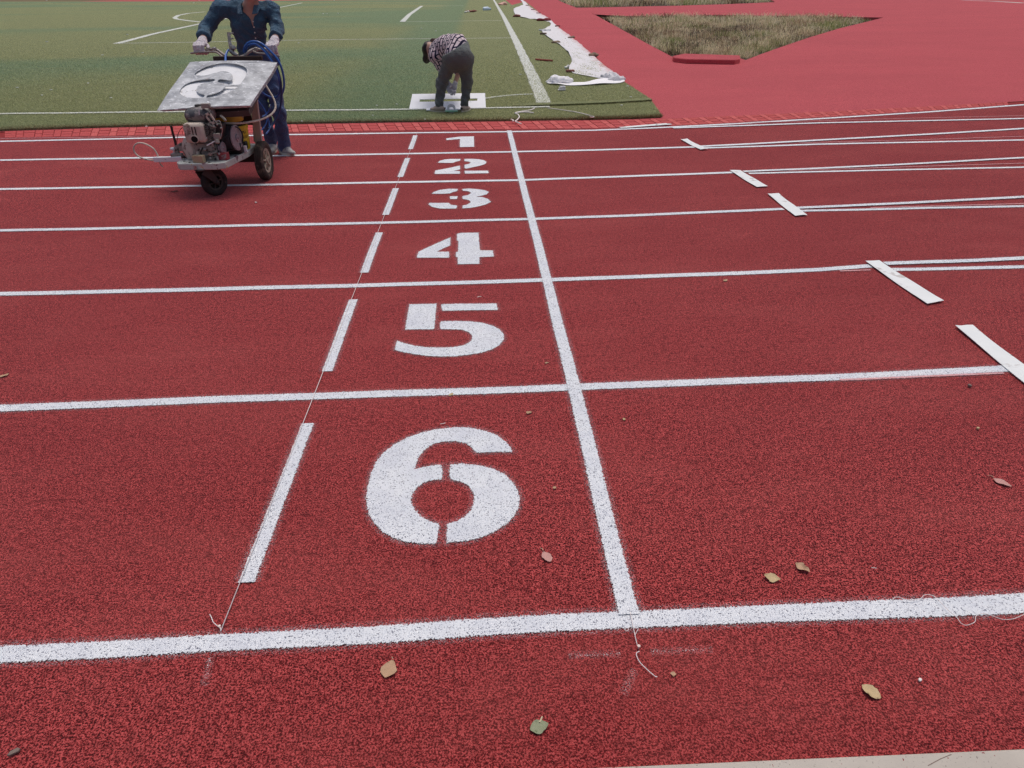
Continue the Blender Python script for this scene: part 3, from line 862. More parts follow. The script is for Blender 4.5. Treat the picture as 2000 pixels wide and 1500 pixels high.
for L in ([(0, 271.3), (200, 268.6), (365, 264.8), (560, 260.4)], [(1420, 241.6), (1700, 233.4), (2000, 226.5)], [(1560, 279.8), (1800, 273.4), (2000, 267)], [(1540, 334.2), (1800, 325.8), (2000, 319.5)], [(1700, 406.8), (2000, 398.6)], [(1640, 530.6), (1700, 528.4)], [(1640, 744), (1960, 730)]):
    sdf_strip('guide_line', PX(L), 0.012, M['pink'], tr, Z1 + 0.001, wob=0.0)
CP = PX([(994.3, 256), (1004.8, 296.7), (1018.2, 352.4), (1038.5, 428.5), (1068, 547.5), (1121, 757.5), (1175, 985), (1229, 1203)])
sdf_strip('cross_line', CP, 0.055, M['paint'], tr, Z2, 'white line painted straight across all six lanes', wob=0.001)
for (x0, y0, x1, y1, w_) in ((601.5, 828, 483, 1139, 0.046), (690, 586, 639, 726.5, 0.046), (741, 455, 711.5, 533.5, 0.048), (773, 368.5, 753.5, 420.5, 0.05), (796, 309.3, 781.8, 346.5, 0.05), (811.3, 265, 802, 292, 0.05)):
    sdf_strip('dash_mark', PX([(x0, y0), (x1, y1)]), w_, M['paint'], tr, Z1, wob=0.001)
for L in ([(1110, 1283), (1212, 1279)], [(1270, 1275), (1392, 1270)], [(1216, 1358), (1238, 1308)], [(400, 1342), (411, 1286)]):
    sdf_strip('chalk_mark', PX(L), 0.010, M['chalk'], tr, Z1, wob=0.001, bias=-0.0118)

def poly_sdf(P, X, Y):
    P = np.asarray(P); d = np.full(X.shape, 1e9); ins = np.zeros(X.shape, bool); j = len(P) - 1
    for i in range(len(P)):
        a, b = P[j], P[i]; e = b - a; wx, wy = X - a[0], Y - a[1]
        t = np.clip((wx * e[0] + wy * e[1]) / max(e @ e, 1e-12), 0, 1)
        d = np.minimum(d, np.hypot(wx - t * e[0], wy - t * e[1]))
        ins ^= ((b[1] > Y) != (a[1] > Y)) & (X < (a[0] - b[0]) * (Y - b[1]) / (a[1] - b[1] + 1e-15) + b[0]); j = i
    return np.where(ins, d, -d)
def digit(label, ox, oy, sc, pieces, h=0.008, mat='paint'):
    PW = [np.array([G(ox + x / sc, oy + y / sc)[:2] for x, y in pc]) for pc in pieces]
    allp = np.concatenate(PW); lo = allp.min(0) - 0.035; hi = allp.max(0) + 0.035
    nx, ny = int((hi[0] - lo[0]) / h) + 2, int((hi[1] - lo[1]) / h) + 2
    X, Y = np.meshgrid(lo[0] + h * np.arange(nx), lo[1] + h * np.arange(ny), indexing='ij')
    S = np.max([poly_sdf(p, X, Y) for p in PW], axis=0)
    keep = (S[:-1, :-1] > -0.026) | (S[1:, :-1] > -0.026) | (S[1:, 1:] > -0.026) | (S[:-1, 1:] > -0.026)
    I = np.arange(nx * ny).reshape(nx, ny)
    F = np.stack([I[:-1, :-1][keep], I[1:, :-1][keep], I[1:, 1:][keep], I[:-1, 1:][keep]], 1)
    us = np.unique(F); rm = np.zeros(nx * ny, int); rm[us] = np.arange(len(us))
    V = np.stack([X.ravel(), Y.ravel(), np.full(nx * ny, Z1)], 1)[us]
    o = mesh_obj('lane_number', V, rm[F], M[mat], tr, smooth=False, attrs={'sdf': S.ravel()[us]})
    o['label'] = label
digit('white stencilled number 6 in the nearest lane', 680, 800, 5.174, [
 [(1665,435),(1600,340),(1500,265),(1380,220),(1230,190),(1080,187),(900,205),(760,235),(600,290),(470,360),(350,450),(290,530),(240,640),(205,770),(185,880),(190,960),(215,1060),(270,1160),(350,1240),(460,1305),(570,1340),(700,1360),(885,1365),(905,1270),(920,1180),(915,1162),(830,1140),(740,1090),(680,1030),(645,970),(635,920),(650,860),(690,800),(760,745),(850,722),(945,712),(955,640),(940,565),(850,572),(760,590),(670,612),(690,540),(730,460),(790,400),(870,350),(960,330),(1080,325),(1190,345),(1250,390),(1300,445),(1480,435)],
 [(1030,565),(1150,555),(1300,570),(1450,600),(1580,660),(1660,740),(1715,830),(1735,910),(1720,1000),(1670,1090),(1600,1160),(1480,1240),(1340,1300),(1200,1335),(1000,1350),(995,1280),(1005,1165),(1100,1135),(1190,1085),(1250,1010),(1280,920),(1265,840),(1210,770),(1130,730),(1060,718),(1030,700),(1025,630)]])
digit('white stencilled number 5 in the second lane from the kerb', 740, 570, 7.407, [
 [(445,190),(835,180),(820,320),(800,550),(380,555),(410,380)], [(900,190),(1100,182),(1700,178),(1720,270),(1300,275),(920,282)],
 [(885,460),(905,435),(1100,432),(1300,435),(1480,455),(1640,495),(1750,555),(1805,630),(1805,700),(1740,780),(1640,840),(1480,890),(1300,920),(1100,942),(900,945),(700,935),(520,912),(350,880),(230,850),(245,780),(270,715),(360,752),(520,790),(700,812),(900,818),(1080,810),(1220,785),(1310,740),(1350,690),(1345,630),(1300,590),(1220,560),(1100,550),(890,548)]])
digit('white stencilled number 4 in the fourth lane', 780, 430, 9.09, [
 [(910,315),(900,460),(780,510),(660,570),(880,570),(885,675),(310,675),(340,570),(500,495),(700,405)],
 [(1025,250),(1100,235),(1405,230),(1415,400),(1430,545),(1660,548),(1675,655),(1420,665),(1420,785),(1040,790),(1035,670),(1005,655),(1005,575),(1045,570),(1050,380),(1025,370)]])
digit('white stencilled number 3 in the third lane', 820, 250, 8.825, [
 [(205,1140),(240,1110),(340,1075),(500,1055),(655,1058),(640,1095),(560,1115),(520,1135),(380,1142)], [(520,1185),(650,1185),(640,1232),(525,1232)],
 [(150,1325),(170,1298),(330,1300),(495,1298),(530,1330),(640,1345),(630,1395),(500,1398),(350,1395),(220,1370)],
 [(735,1060),(850,1050),(1000,1062),(1120,1080),(1190,1110),(1150,1150),(1060,1175),(960,1190),(1080,1200),(1170,1230),(1225,1280),(1150,1320),(1030,1355),(870,1385),(735,1392),(740,1345),(830,1325),(880,1285),(850,1250),(740,1230),(735,1180),(830,1165),(885,1130),(850,1100),(740,1088)]])
digit('white stencilled number 2 in the second lane from the turf', 820, 250, 8.825, [
 [(310,605),(340,575),(420,550),(540,540),(700,540),(690,572),(620,585),(575,608),(450,608)],
 [(768,540),(900,538),(1020,545),(1110,565),(1150,595),(1120,630),(1020,660),(900,685),(800,708),(772,695),(770,640),(850,625),(880,600),(840,583),(770,578)],
 [(265,740),(400,715),(550,685),(690,655),(695,720),(580,745),(690,750),(690,795),(255,798)], [(770,745),(1175,742),(1185,785),(780,792)]], mat='paint_far')
digit('white stencilled number 1 in the lane beside the paving', 820, 250, 8.825, [[(455,185),(690,155),(930,150),(935,330),(690,335),(692,195),(460,215)]], mat='paint_far')

# ---- lines on the turf
def field_line(L, w_, z=0.031):
    sdf_strip('field_line', PX(L, z), w_, M['turf_paint'], tf, z, wob=0.006, step=0.25)
field_line([(-60, 224), (0, 221.6), (200, 219.4), (560, 215.2), (760, 213.4), (800, 213), (1000, 209.4), (1074, 208)], 0.11)
field_line([(1064, 203), (1040, 148), (1010, 84), (984, 33), (964, -1), (960, -8)], 0.22, 0.032)
field_line([(940, 193), (975, 187.5), (1010, 184.5), (1052, 183)], 0.09)
field_line([(228, 84.5), (400, 82), (560, 78.6), (700, 76.6), (830, 75.6), (1000, 73.8)], 0.13)
field_line([(228, 85), (300, 66), (390, 46.5), (470, 30), (590, 5.5)], 0.24, 0.033)
field_line([(392, 43), (365, 40), (345, 37), (341, 34.5), (348, 30), (368, 26), (400, 23)], 0.26)
field_line([(786, 42.2), (800, 28), (824, 11.5)], 0.28, 0.033)
field_line([(786, 42.4), (850, 41.6), (905, 40.8), (980, 40)], 0.16)
field_line([(824, 11.8), (905, 11)], 0.3)
o = sdf_strip('far_line', PX([(1880, 0.5), (1940, 2.4), (2000, 6)]), 0.6, M['turf_paint'], ap, 0.003, wob=0.0, step=1.0)

# ------------------------------------------------------------------ things lying about
KB = MB()
tip_px = [(1313, 109), (1330, 105.5), (1440, 108), (1449, 110.5), (1449, 118), (1440, 120), (1340, 118.5), (1318, 114)]
tp = [G(x, y, 0.10) for x, y in [(1314, 108.5), (1336, 104), (1446, 107.5), (1446, 113.5), (1436, 116), (1342, 114.5), (1317, 111.5)]]
KB.prism([np.array([p[0], p[1], -0.02]) for p in tp], 0.115)
prop(KB.build('concrete_block', M['apron'], bevel=0.02), 'red coated concrete block at the near tip of the weed bed', 'block')

# white strips laid across the lanes
def loose_strip(C, label, curl=0.02, lift=0.008, twist=0.0):
    c = [G(x, y, 0.008) for x, y in C]      # far-left, far-right, near-right, near-left
    n, mcols = 14, 3; V = []; top = []
    root_loc = np.mean(c, axis=0) * np.array([1, 1, 0])
    for side in (1, -1):
        for i in range(n + 1):
            t = i / n
            a = c[0] + (c[3] - c[0]) * t; b = c[1] + (c[2] - c[1]) * t
            for j in range(mcols + 1):
                s_ = j / mcols; p = a + (b - a) * s_
                z = lift * 0.7 + 0.35 * curl * (abs(2 * t - 1) ** 2.5) * (0.5 + 0.5 * math.sin(3 + 9 * s_ * twist + t * 2)) + 0.0018 * math.sin(t * 8 + s_ * 3) + 0.003
                V.append((p[0], p[1], max(0.007, z) + side * 0.0012))
    w_ = mcols + 1; N = (n + 1) * w_; F = []
    for i in range(n):
        for j in range(mcols):
            q = (i * w_ + j, (i + 1) * w_ + j, (i + 1) * w_ + j + 1, i * w_ + j + 1)
            F.append(q); F.append(tuple(N + k for k in q[::-1]))
    rim = [i * w_ for i in range(n + 1)] + [n * w_ + j for j in range(1, w_)] + [i * w_ + mcols for i in range(n - 1, -1, -1)] + [j for j in range(mcols - 1, 0, -1)]
    for a_, b_ in zip(rim, rim[1:] + rim[:1]): F.append((a_, N + a_, N + b_, b_))
    o = mesh_obj('white_strip', V, F, M['strip'], smooth=True, angle=60)
    prop(o, label, 'strip', 'white strips laid across the lane lines')
loose_strip([(1208, 249.2), (1301, 241.6), (1313, 243.2), (1218, 250.6)], 'white strip lying along the paving at the innermost line', 0.01, 0.012)
loose_strip([(1329, 273), (1342, 272.2), (1382, 292.4), (1368, 292.8)], 'small white strip at the second line from the paving', 0.03, 0.010, 0.4)
loose_strip([(1425, 333), (1446, 332.6), (1499.5, 364.4), (1478, 365.6)], 'white strip whose far end touches the third line from the paving', 0.02, 0.008, 0.2)
loose_strip([(1499, 379), (1520.5, 378.6), (1577, 420.4), (1553, 422)], 'white strip lying across the fourth line from the paving', 0.016, 0.008, 0.5)
loose_strip([(1690, 511), (1717, 509), (1843, 589), (1811, 594)], 'long white strip across the lane line beside lane five', 0.022, 0.008, 0.3)
loose_strip([(1865, 637), (1899, 637.4), (2094, 784), (2046, 786)], 'nearest white strip, running out of the frame on the right', 0.02, 0.009, 0.6)

# leaves and scraps on the track
def leaf(px, py, L, wd, ang, mat, label, curl=0.3, name='fallen_leaf', stem=0.3, seed=0, cup=0.25, notch=0.0):
    c = G(px, py, 0.004); r = np.random.default_rng(seed)
    ca, sa = math.cos(ang), math.sin(ang)
    nx, ny = 9, 5; V = []; W = []
    for side in (1, -1):
        for i in range(nx):
            t = i / (nx - 1); half = wd / 2 * (math.sin(math.pi * min(1, t ** (0.8 + 0.1 * (seed % 4)) * 0.96 + 0.02)) ** 0.85) * (1 + 0.09 * math.sin(9 * t + seed) + 0.06 * math.sin(23 * t + 2 * seed))
            for j in range(ny):
                s_ = 2 * j / (ny - 1) - 1
                x = (t - 0.5) * L; y = s_ * half * (1 - notch * (1 if s_ < 0 and 0.3 < t < 0.6 else 0))
                z = 0.001 + 0.55 * cup * abs(s_) * half + 0.6 * curl * L * (abs(t - 0.45) ** 2) + 0.0014 * math.sin(9 * t + 4 * s_ + seed) + (0.5 * cup * half * max(0, s_) ** 2 * math.sin(3 * t + seed))
                V.append((c[0] + ca * x - sa * y, c[1] + sa * x + ca * y, 0.004 + z + side * 0.0003))
    N = nx * ny; F = []
    for i in range(nx - 1):
        for j in range(ny - 1):
            q = (i * ny + j, (i + 1) * ny + j, (i + 1) * ny + j + 1, i * ny + j + 1)
            F.append(q); F.append(tuple(N + k for k in q[::-1]))
    o = mesh_obj(name, V, F, M[mat], smooth=True, angle=80)
    prop(o, label, 'leaf', 'fallen leaves on the track')
    if stem > 0:
        mb = MB(); e = np.array([c[0] + ca * L * 0.48, c[1] + sa * L * 0.48, 0.012]); d = np.array([ca, sa, 0])
        mb.tube([e, e + d * L * stem * 0.5 + np.array([0, 0, 0.002]), e + d * L * stem + np.array([-sa, ca, 0]) * 0.004], [0.0011, 0.0009, 0.0007], 5)
        mb.build('stem', M['twig'], o)
leaf(1068, 1088, 0.046, 0.030, 2.0, 'leaf_pink', 'pinkish dry leaf with a stalk, right of the number 6', 0.2, seed=1, cup=0.2)
leaf(1567, 1110, 0.046, 0.030, 2.2, 'leaf_tan', 'folded tan leaf, the farther of a pair right of the cross line', 0.3, seed=2, stem=0, cup=0.9, notch=0.5)
leaf(1508, 1130, 0.046, 0.030, 2.75, 'leaf_beige', 'curled beige leaf, the nearer of a pair right of the cross line', 0.7, seed=3, stem=0, cup=0.6)
leaf(760, 1307, 0.052, 0.040, 1.3, 'leaf_tan', 'round tan leaf just below the outermost lane line', 0.2, seed=4, stem=0.1)
leaf(1053, 1420, 0.046, 0.034, 0.3, 'leaf_green', 'grey green leaf near the bottom edge', 0.12, seed=5, stem=0, cup=0.2)
leaf(1701, 1352, 0.046, 0.036, 2.2, 'leaf_beige', 'beige crumpled leaf between the outermost line and the kerb', 0.25, seed=6, stem=0, cup=0.35)
leaf(1957, 943, 0.056, 0.032, 2.25, 'leaf_pink', 'pinkish leaf with a long stalk at the right edge', 0.2, seed=7, stem=0.35, cup=0.2)
leaf(1033, 806, 0.024, 0.018, 0.4, 'leaf_tan', 'small tan leaf above the number 6', 0.2, seed=8, stem=0)
leaf(881, 771, 0.026, 0.016, 0.9, 'leaf_beige', 'small leaf on the lane line between 5 and 6', 0.2, seed=9, stem=0)
leaf(1083, 953, 0.016, 0.012, 1.0, 'leaf_tan', 'tiny tan leaf scrap beside the number 6', 0.3, seed=10, stem=0)
leaf(1219, 819, 0.016, 0.012, 2.0, 'leaf_beige', 'tiny curled scrap right of the cross line', 0.5, seed=11, stem=0)
leaf(1068, 709, 0.022, 0.010, 0.2, 'leaf_tan', 'thin leaf scrap left of the cross line beside 5', 0.4, seed=12, stem=0)
leaf(1417, 548, 0.034, 0.022, 0.7, 'leaf_tan', 'tan leaf in lane five right of the cross line', 0.3, seed=13, stem=0)
leaf(8, 734, 0.040, 0.020, 0.8, 'leaf_tan', 'tan leaf cut by the left edge of the frame', 0.3, seed=14, stem=0)
leaf(1315, 1317, 0.014, 0.014, 1.3, 'leaf_tan', 'tiny pink leaf triangle beside the loose string end', 0.3, seed=15, stem=0)
leaf(1121, 762, 0.020, 0.016, 0.3, 'leaf_tan', 'small tan scrap where the cross line meets the line above 6', 0.2, seed=16, stem=0)
leaf(341, 374, 0.060, 0.026, 0.3, 'darkbit', 'dark leaf scrap left of the front caster wheel', 0.2, seed=17, stem=0)
def bit(px, py, size, mat, label, name, cat, ang=0.0, group=None, z=0.004):
    c = G(px, py, z); mb = MB(); a = np.array([math.cos(ang), math.sin(ang), 0]); b = np.array([-a[1], a[0], 0])
    L, W_, H = size
    P = [c + a * x * L / 2 + b * y * W_ / 2 for x, y in ((-1, -.5), (-.6, -1), (.7, -.9), (1, .1), (.6, 1), (-.5, .8))]
    mb.prism([np.array([p[0], p[1], z]) for p in P], H)
    return prop(mb.build(name, M[mat], bevel=min(H, W_) * 0.2), label, cat, group)
bit(28, 1470, (0.026, 0.012, 0.006), 'chip', 'grey oblong chip in the bottom left corner', 'stone_chip', 'stone', 0.5)
bit(1909, 838, (0.014, 0.011, 0.008), 'leaf_beige', 'small pale pebble in lane six near the right edge', 'pebble', 'stone', 0.4)
bit(1796, 1329, (0.011, 0.008, 0.005), 'paper', 'tiny white pebble right of the beige crumpled leaf', 'pebble', 'stone', 0.4)
bit(500, 396, (0.022, 0.012, 0.006), 'paper', 'tiny white scrap right of the front caster wheel', 'paper_scrap', 'scrap', 2.4)
bit(1893, 755, (0.018, 0.014, 0.010), 'chip', 'small dark pebble below the lane line at the right', 'pebble', 'stone', 1.4)
def twig(P, label, r=0.0012, mat='twig', name='twig', cat='twig'):
    mb = MB(); mb.tube([G(x, y, 0.007) for x, y in P], r, 6); prop(mb.build(name, M[mat]), label, cat)
twig([(1054, 1411), (1059, 1400)], 'pale stub of twig behind the grey green leaf', 0.0022)
twig([(860, 828), (866, 827.2), (870, 826)], 'thin white sliver above the number 6', 0.0014, 'paper')
twig([(932, 580.5), (936, 579), (940, 579.5)], 'thin white sliver beside the top bar of the five', 0.002, 'paper')
twig([(1702, 1108.6), (1707, 1109), (1712, 1110)], 'thin white sliver right of the pair of leaves', 0.0011, 'paper')
twig([(1812, 1496), (1838, 1482), (1858, 1474)], 'thin brown twig lying on the kerb', 0.0015, 'chip')

# strings stretched over the track and their nails
def cord(P, r, label, z=0.009, name='string', mat='string', smooth=5, zs=None, lift=0.0):
    Q = [G(x, y, z if zs is None else zs[i]) for i, (x, y) in enumerate(P)]
    if smooth: Q = smooth_path(Q, smooth)
    mb = MB(); mb.tube(Q, r, 6)
    return prop(mb.build(name, M[mat], smooth=True, angle=180), label, 'string')
cord([(432, 1230), (606, 790), (690, 575), (762, 392), (814, 261)], 0.0015, 'thin white string stretched along the dashes', smooth=0)
cord([(409.5, 1200), (413, 1206), (416.5, 1215), (424, 1222), (430.5, 1227), (431.5, 1233)], 0.0013, 'curled loose end of string at the left nail')
cord([(1231, 1196), (1236, 1222), (1240, 1240), (1245, 1262)], 0.0011, 'string end running from the cross line to a nail', smooth=2)
cord([(1247, 1228), (1243.5, 1234), (1240.5, 1240)], 0.0008, 'short side thread of the string by the nail')
cord([(1249, 1272), (1243, 1276), (1245, 1285), (1251, 1295), (1262, 1306), (1272, 1315), (1281, 1322), (1283, 1321)], 0.0013, 'loose curved end of string below the nail')
cord([(1743, 1172), (1747.5, 1167), (1756, 1166.4), (1768, 1171), (1785, 1172), (1799, 1168), (1805.5, 1162), (1816, 1162), (1828, 1167), (1850, 1190), (1868, 1205), (1877, 1217), (1888, 1221), (1904, 1214.6), (1906.5, 1203), (1920, 1198), (1938, 1202.6), (1957, 1209.4), (1979, 1208.6), (2001, 1199.6)], 0.0009, 'loose white thread looping along the outermost line at the right', z=0.012)
cord([(1222, 1226), (1220.5, 1230), (1226.5, 1232), (1227, 1226)], 0.0008, 'tiny thread loop under the foot of the cross line')
def nail(px, py, label):
    c = G(px, py, 0.0); mb = MB(); mb.lathe(c, (0, 0, 1), [(0.0, 0.0016), (0.010, 0.0016), (0.0102, 0.0046), (0.0125, 0.0040), (0.0135, 0.0)], 10)
    prop(mb.build('nail', M['nail']), label, 'nail')
nail(430, 1228, 'nail holding the left string at the outermost line')
nail(1247, 1267, 'nail holding the string below the cross line')
nail(991.5, 252, 'nail at the far end of the cross line by the pavers')
# strings on the turf
cord([(1070, 211), (1100, 215), (1128, 219.5), (1150, 225), (1160, 228), (1157, 229), (1152, 228.6)], 0.006, 'thin pale string trailing over the turf strip', z=0.034, mat='string')
cord([(1044, 211.5), (1036, 215), (1022, 217.2), (1010, 219.4), (1006, 221), (1012, 224), (1014, 229), (1010, 234), (1006.5, 237), (1013, 240), (1018, 242)], 0.008, 'tangled white string over the edge of the turf', z=0.034)
cord([(1006, 221), (1015, 219.6), (1028, 219), (1042, 220.6)], 0.011, 'short white string end lying on the turf strip', z=0.036)
cord([(998, 233), (1003, 235), (1001, 237)], 0.007, 'short curl of white string at the paver edge', z=0.03)

# long geotextile sheet along the edge of the pitch
rows = [(-6, 1012, 1016), (0, 1016, 1021), (4, 1020, 1027), (10, 1022, 1032), (14, 1010, 1036), (17, 1003, 1041), (21, 1003, 1047), (25, 1004, 1054), (30, 1007, 1062), (34, 1018, 1070), (38, 1044, 1075), (42, 1070, 1079), (47, 1076, 1084), (52, 1074, 1090), (58, 1060, 1097), (62, 1058, 1103), (67, 1062, 1110), (73, 1070, 1117), (80, 1081, 1126), (88, 1093, 1136), (96, 1103, 1145), (104, 1110, 1154), (112, 1115, 1163), (120, 1117, 1172), (128, 1115, 1181), (134, 1111, 1188), (139, 1112, 1194), (143, 1119, 1200), (147, 1137, 1206), (151, 1158, 1211), (155, 1180, 1215), (159, 1200, 1219)]
nc = 14; V = []; dust = []; F = []
fine = []
for (a, b) in zip(rows[:-1], rows[1:]):
    for k in range(3): t = k / 3; fine.append(tuple(a[i] + (b[i] - a[i]) * t for i in range(3)))
fine.append(rows[-1])
for i, (y, xl, xr) in enumerate(fine):
    for j in range(nc + 1):
        s_ = j / nc; p = G(xl + (xr - xl) * s_, y + 3.0 * (s_ - 0.5) * (0 if i > len(fine) - 6 else 0), 0.03)
        edge = min(s_, 1 - s_)
        z = 0.036 + 0.014 * math.sin(p[1] * 2.7 + 3 * s_) * math.sin(7 * s_ + p[1]) + (0.035 * math.exp(-edge * 22) * (0.5 + 0.5 * math.sin(p[1] * 1.9)) if j < 4 else 0) + 0.006 * math.sin(p[0] * 31 + p[1] * 17)
        if i > len(fine) - 14: z += 0.03 * max(0, math.sin(j * 2.1 + i * 1.3)) * (s_ > 0.4)
        V.append((p[0], p[1], max(z, 0.029))); dust.append(s_ if j > 1 else 0)
    if i: F += [((i - 1) * (nc + 1) + j, i * (nc + 1) + j, i * (nc + 1) + j + 1, (i - 1) * (nc + 1) + j + 1) for j in range(nc)]
so = mesh_obj('ground_sheet', V, F, M['sheet'], smooth=True, angle=180, attrs={'dust': dust})
s_m = so.modifiers.new('thick', 'SOLIDIFY'); s_m.thickness = 0.004; s_m.offset = -1
prop(so, 'long white fabric sheet dusted red along the edge of the pitch', 'sheet')
# crumpled cloth at its near end
def heap(name, c_px, y_px, spots, label, mat, seed, h=0.012, amp=0.012):
    prims = []; L = []
    for (px, py, r_, z) in spots:
        c = G(px, py, z); L.append(c)
        prims.append(('ell', 0.07, c, (r_ * 1.35, r_, r_ * 0.75)))
    L = np.array(L); lo = L.min(0) - 0.22; hi = L.max(0) + 0.22; lo[2] = 0.015
    V, F = surface(prims, lo, hi, h, wave_warp(amp, 55, seed, 7))
    return prop(mesh_obj(name, V, F, M[mat], smooth=True, angle=180), label, 'cloth')
heap('crumpled_cloth', 0, 0, [(1070, 160, 0.03, 0.04), (1078, 158, 0.05, 0.06), (1088, 156, 0.075, 0.09), (1084, 151, 0.05, 0.12), (1098, 156, 0.06, 0.08), (1106, 156.5, 0.07, 0.09), (1112, 158, 0.05, 0.06), (1092, 161, 0.05, 0.04)], 'heap of crumpled white cloth beside the goal line', 'cloth', 3)
heap('crumpled_cloth', 0, 0, [(1182, 149, 0.06, 0.06), (1192, 145, 0.06, 0.08), (1200, 149, 0.07, 0.09), (1208, 153, 0.06, 0.08), (1196, 155, 0.06, 0.05), (1214, 157, 0.05, 0.05), (1190, 149, 0.06, 0.06)], 'bunched white cloth at the near corner of the fabric sheet', 'sheet', 5)
V = []; F = []
cl_px = [(1068, 163, 0.10), (1085, 164.5, 0.14), (1105, 165.3, 0.16), (1128, 165.4, 0.18), (1150, 164, 0.22), (1172, 161.5, 0.30), (1195, 159, 0.36), (1216, 158, 0.25)]
for i, (x, y, w_) in enumerate(cl_px):
    p = G(x, y, 0.03)
    for j in range(7):
        V.append((p[0], p[1] + (j / 6 - 0.5) * w_ * 2, 0.034 + 0.03 * max(0, math.sin(j * 1.9 + i * 1.7)) + 0.01 * (i % 2)))
    if i: F += [((i - 1) * 7 + j, i * 7 + j, i * 7 + j + 1, (i - 1) * 7 + j + 1) for j in range(6)]
co = mesh_obj('cloth_band', V, F, M['cloth'], smooth=True, angle=180, subsurf=2)
s_m = co.modifiers.new('thick', 'SOLIDIFY'); s_m.thickness = 0.005
prop(co, 'narrow white cloth band trailing from the heap to the sheet', 'cloth')

# weights and litter on and around the sheet
def rock(px, py, r_, mat, label, seed, name='stone', cat='stone', flat=0.6, z=0.05, stretch=1.5):
    c = G(px, py, z); prims = [('ell', 0.02, c, (r_ * stretch, r_, r_ * flat)), ('ell', 0.02, c + np.array([r_ * 0.6, 0.0, r_ * 0.2]), (r_ * 0.7, r_ * 0.8, r_ * flat * 0.8))]
    e = r_ * 2.6
    V, F = surface(prims, c - e, c + e, r_ / 5.5, wave_warp(r_ * 0.16, 2.6 / r_, seed, 6))
    prop(mesh_obj(name, V, F, M[mat], smooth=True, angle=50), label, cat)
rock(1086, 82.5, 0.075, 'stone', 'brown stone on the left edge of the fabric sheet', 1)
rock(1161, 108, 0.085, 'stone', 'mossy stone on the right edge of the fabric sheet', 2)
rock(1116, 73, 0.07, 'stone', 'flat stone at the right edge of the sheet, beyond the mossy one', 3, flat=0.4)
rock(1060, 38.5, 0.17, 'rag', 'crumpled dark red rag on the far part of the sheet', 4, 'crumpled_rag', 'rag', 0.5, 0.08, 1.7)
rock(1011, 31, 0.17, 'brick', 'dark red lump at the left bulge of the sheet', 5, 'rubble_lump', 'rubble', 0.5, 0.08, 1.3)
def block(px, py, size, ang, mat, label, name='brick', cat='brick', z=0.035, group=None):
    c = G(px, py, z); a = np.array([math.cos(ang), math.sin(ang), 0]); b = np.array([-a[1], a[0], 0])
    mb = MB(); mb.box(c + np.array([0, 0, size[2] / 2]), size, (a, b, np.array([0, 0, 1.0])))
    prop(mb.build(name, M[mat], bevel=min(size) * 0.12), label, cat, group)
block(1113.5, 140.5, (0.16, 0.09, 0.04), 0.15, 'brick', 'dark brick on the near left corner of the fabric sheet')
block(1064, 60, (0.46, 0.12, 0.05), -0.05, 'strip', 'white board at the narrow waist of the fabric sheet', 'white_board', 'board')
block(1061, 67, (0.24, 0.14, 0.05), -0.1, 'stone', 'brown brick just below the white board on the sheet')
block(1052, 26.3, (0.26, 0.14, 0.05), 0.2, 'brick', 'dark brick on the far right edge of the sheet, nearest of three')
block(1041, 19.3, (0.26, 0.14, 0.05), 0.2, 'brick', 'dark brick on the far right edge of the sheet, middle of three')
block(1030, 11, (0.28, 0.16, 0.06), 0.2, 'brick', 'dark brick on the far right edge of the sheet, farthest of three')
block(1089, 52, (0.2, 0.10, 0.05), 0.3, 'brick', 'small dark brick right of the crumpled red rag')
block(1104, 76, (0.02, 0.02, 0.02), 0.3, 'stone', 'pebble on the fabric sheet between the two stones', 'pebble', 'stone')
mb = MB(); mb.tube([G(1046.5, 116.2, 0.045), G(1062, 117.2, 0.05), G(1079, 118.6, 0.045)], [0.022, 0.02, 0.022], 8)
prop(mb.build('red_stick', M['stick'], smooth=True), 'red painted stick lying on the turf right of the goal line', 'stick')
mb = MB(); c = G(1097, 177, 0.03)
for k in range(3): mb.box(c + np.array([0.01 * k, 0.03 * k, 0.014 + 0.02 * k]), (0.12 - 0.015 * k, 0.10, 0.012))
prop(mb.build('folded_carton', M['tape'], bevel=0.003), 'small flattened white carton near the goal line', 'carton')
rock(1106, 131, 0.05, 'paper', 'crushed clear wrapper left of the dark brick', 12, 'crushed_wrapper', 'litter', 0.8, 0.06, 1.0)
c = G(951, 18, 0.10); mb = MB(); ax_ = np.array([0.95, 0.2, 0.05])
mb.lathe(c - ax_ * 0.3, ax_, [(0, 0.13), (0.03, 0.16), (0.38, 0.16), (0.5, 0.07), (0.58, 0.07)], 12)
prop(mb.build('plastic_bottle', M['bluewrap']), 'blue and white plastic bottle lying near the far goal line', 'bottle')
rock(982, 8, 0.28, 'pinkpaper', 'pink and white wrapper right of the far goal line', 13, 'crushed_wrapper', 'litter', 0.5, 0.1, 1.8)
rock(921, 22, 0.16, 'brick', 'brown scrap left of the plastic bottle', 14, 'brown_scrap', 'litter', 0.4, 0.08, 2.4)
rock(912, 23, 0.10, 'paper', 'white end of litter beside the brown scrap', 15, 'white_scrap', 'litter', 0.5, 0.08, 1.6)
scr = [(34, 171.5), (92, 82), (100, 176), (200, 108), (217, 191.5), (249, 68), (279, 103.5), (91, 1.5), (389, 0.8), (378, 6), (82, 186.5), (172, 163), (583, 84.5), (631, 27.5), (638, 27), (660, 26.6), (823, 56), (851, 61), (653, 1), (728, 226), (775, 204), (736, 206.6), (830, 233.6), (590, 237.4), (1036, 137), (1016, 146), (1000, 11), (1226, 169), (1232, 190), (1214, 206), (1283, 243), (286, 247.6)]
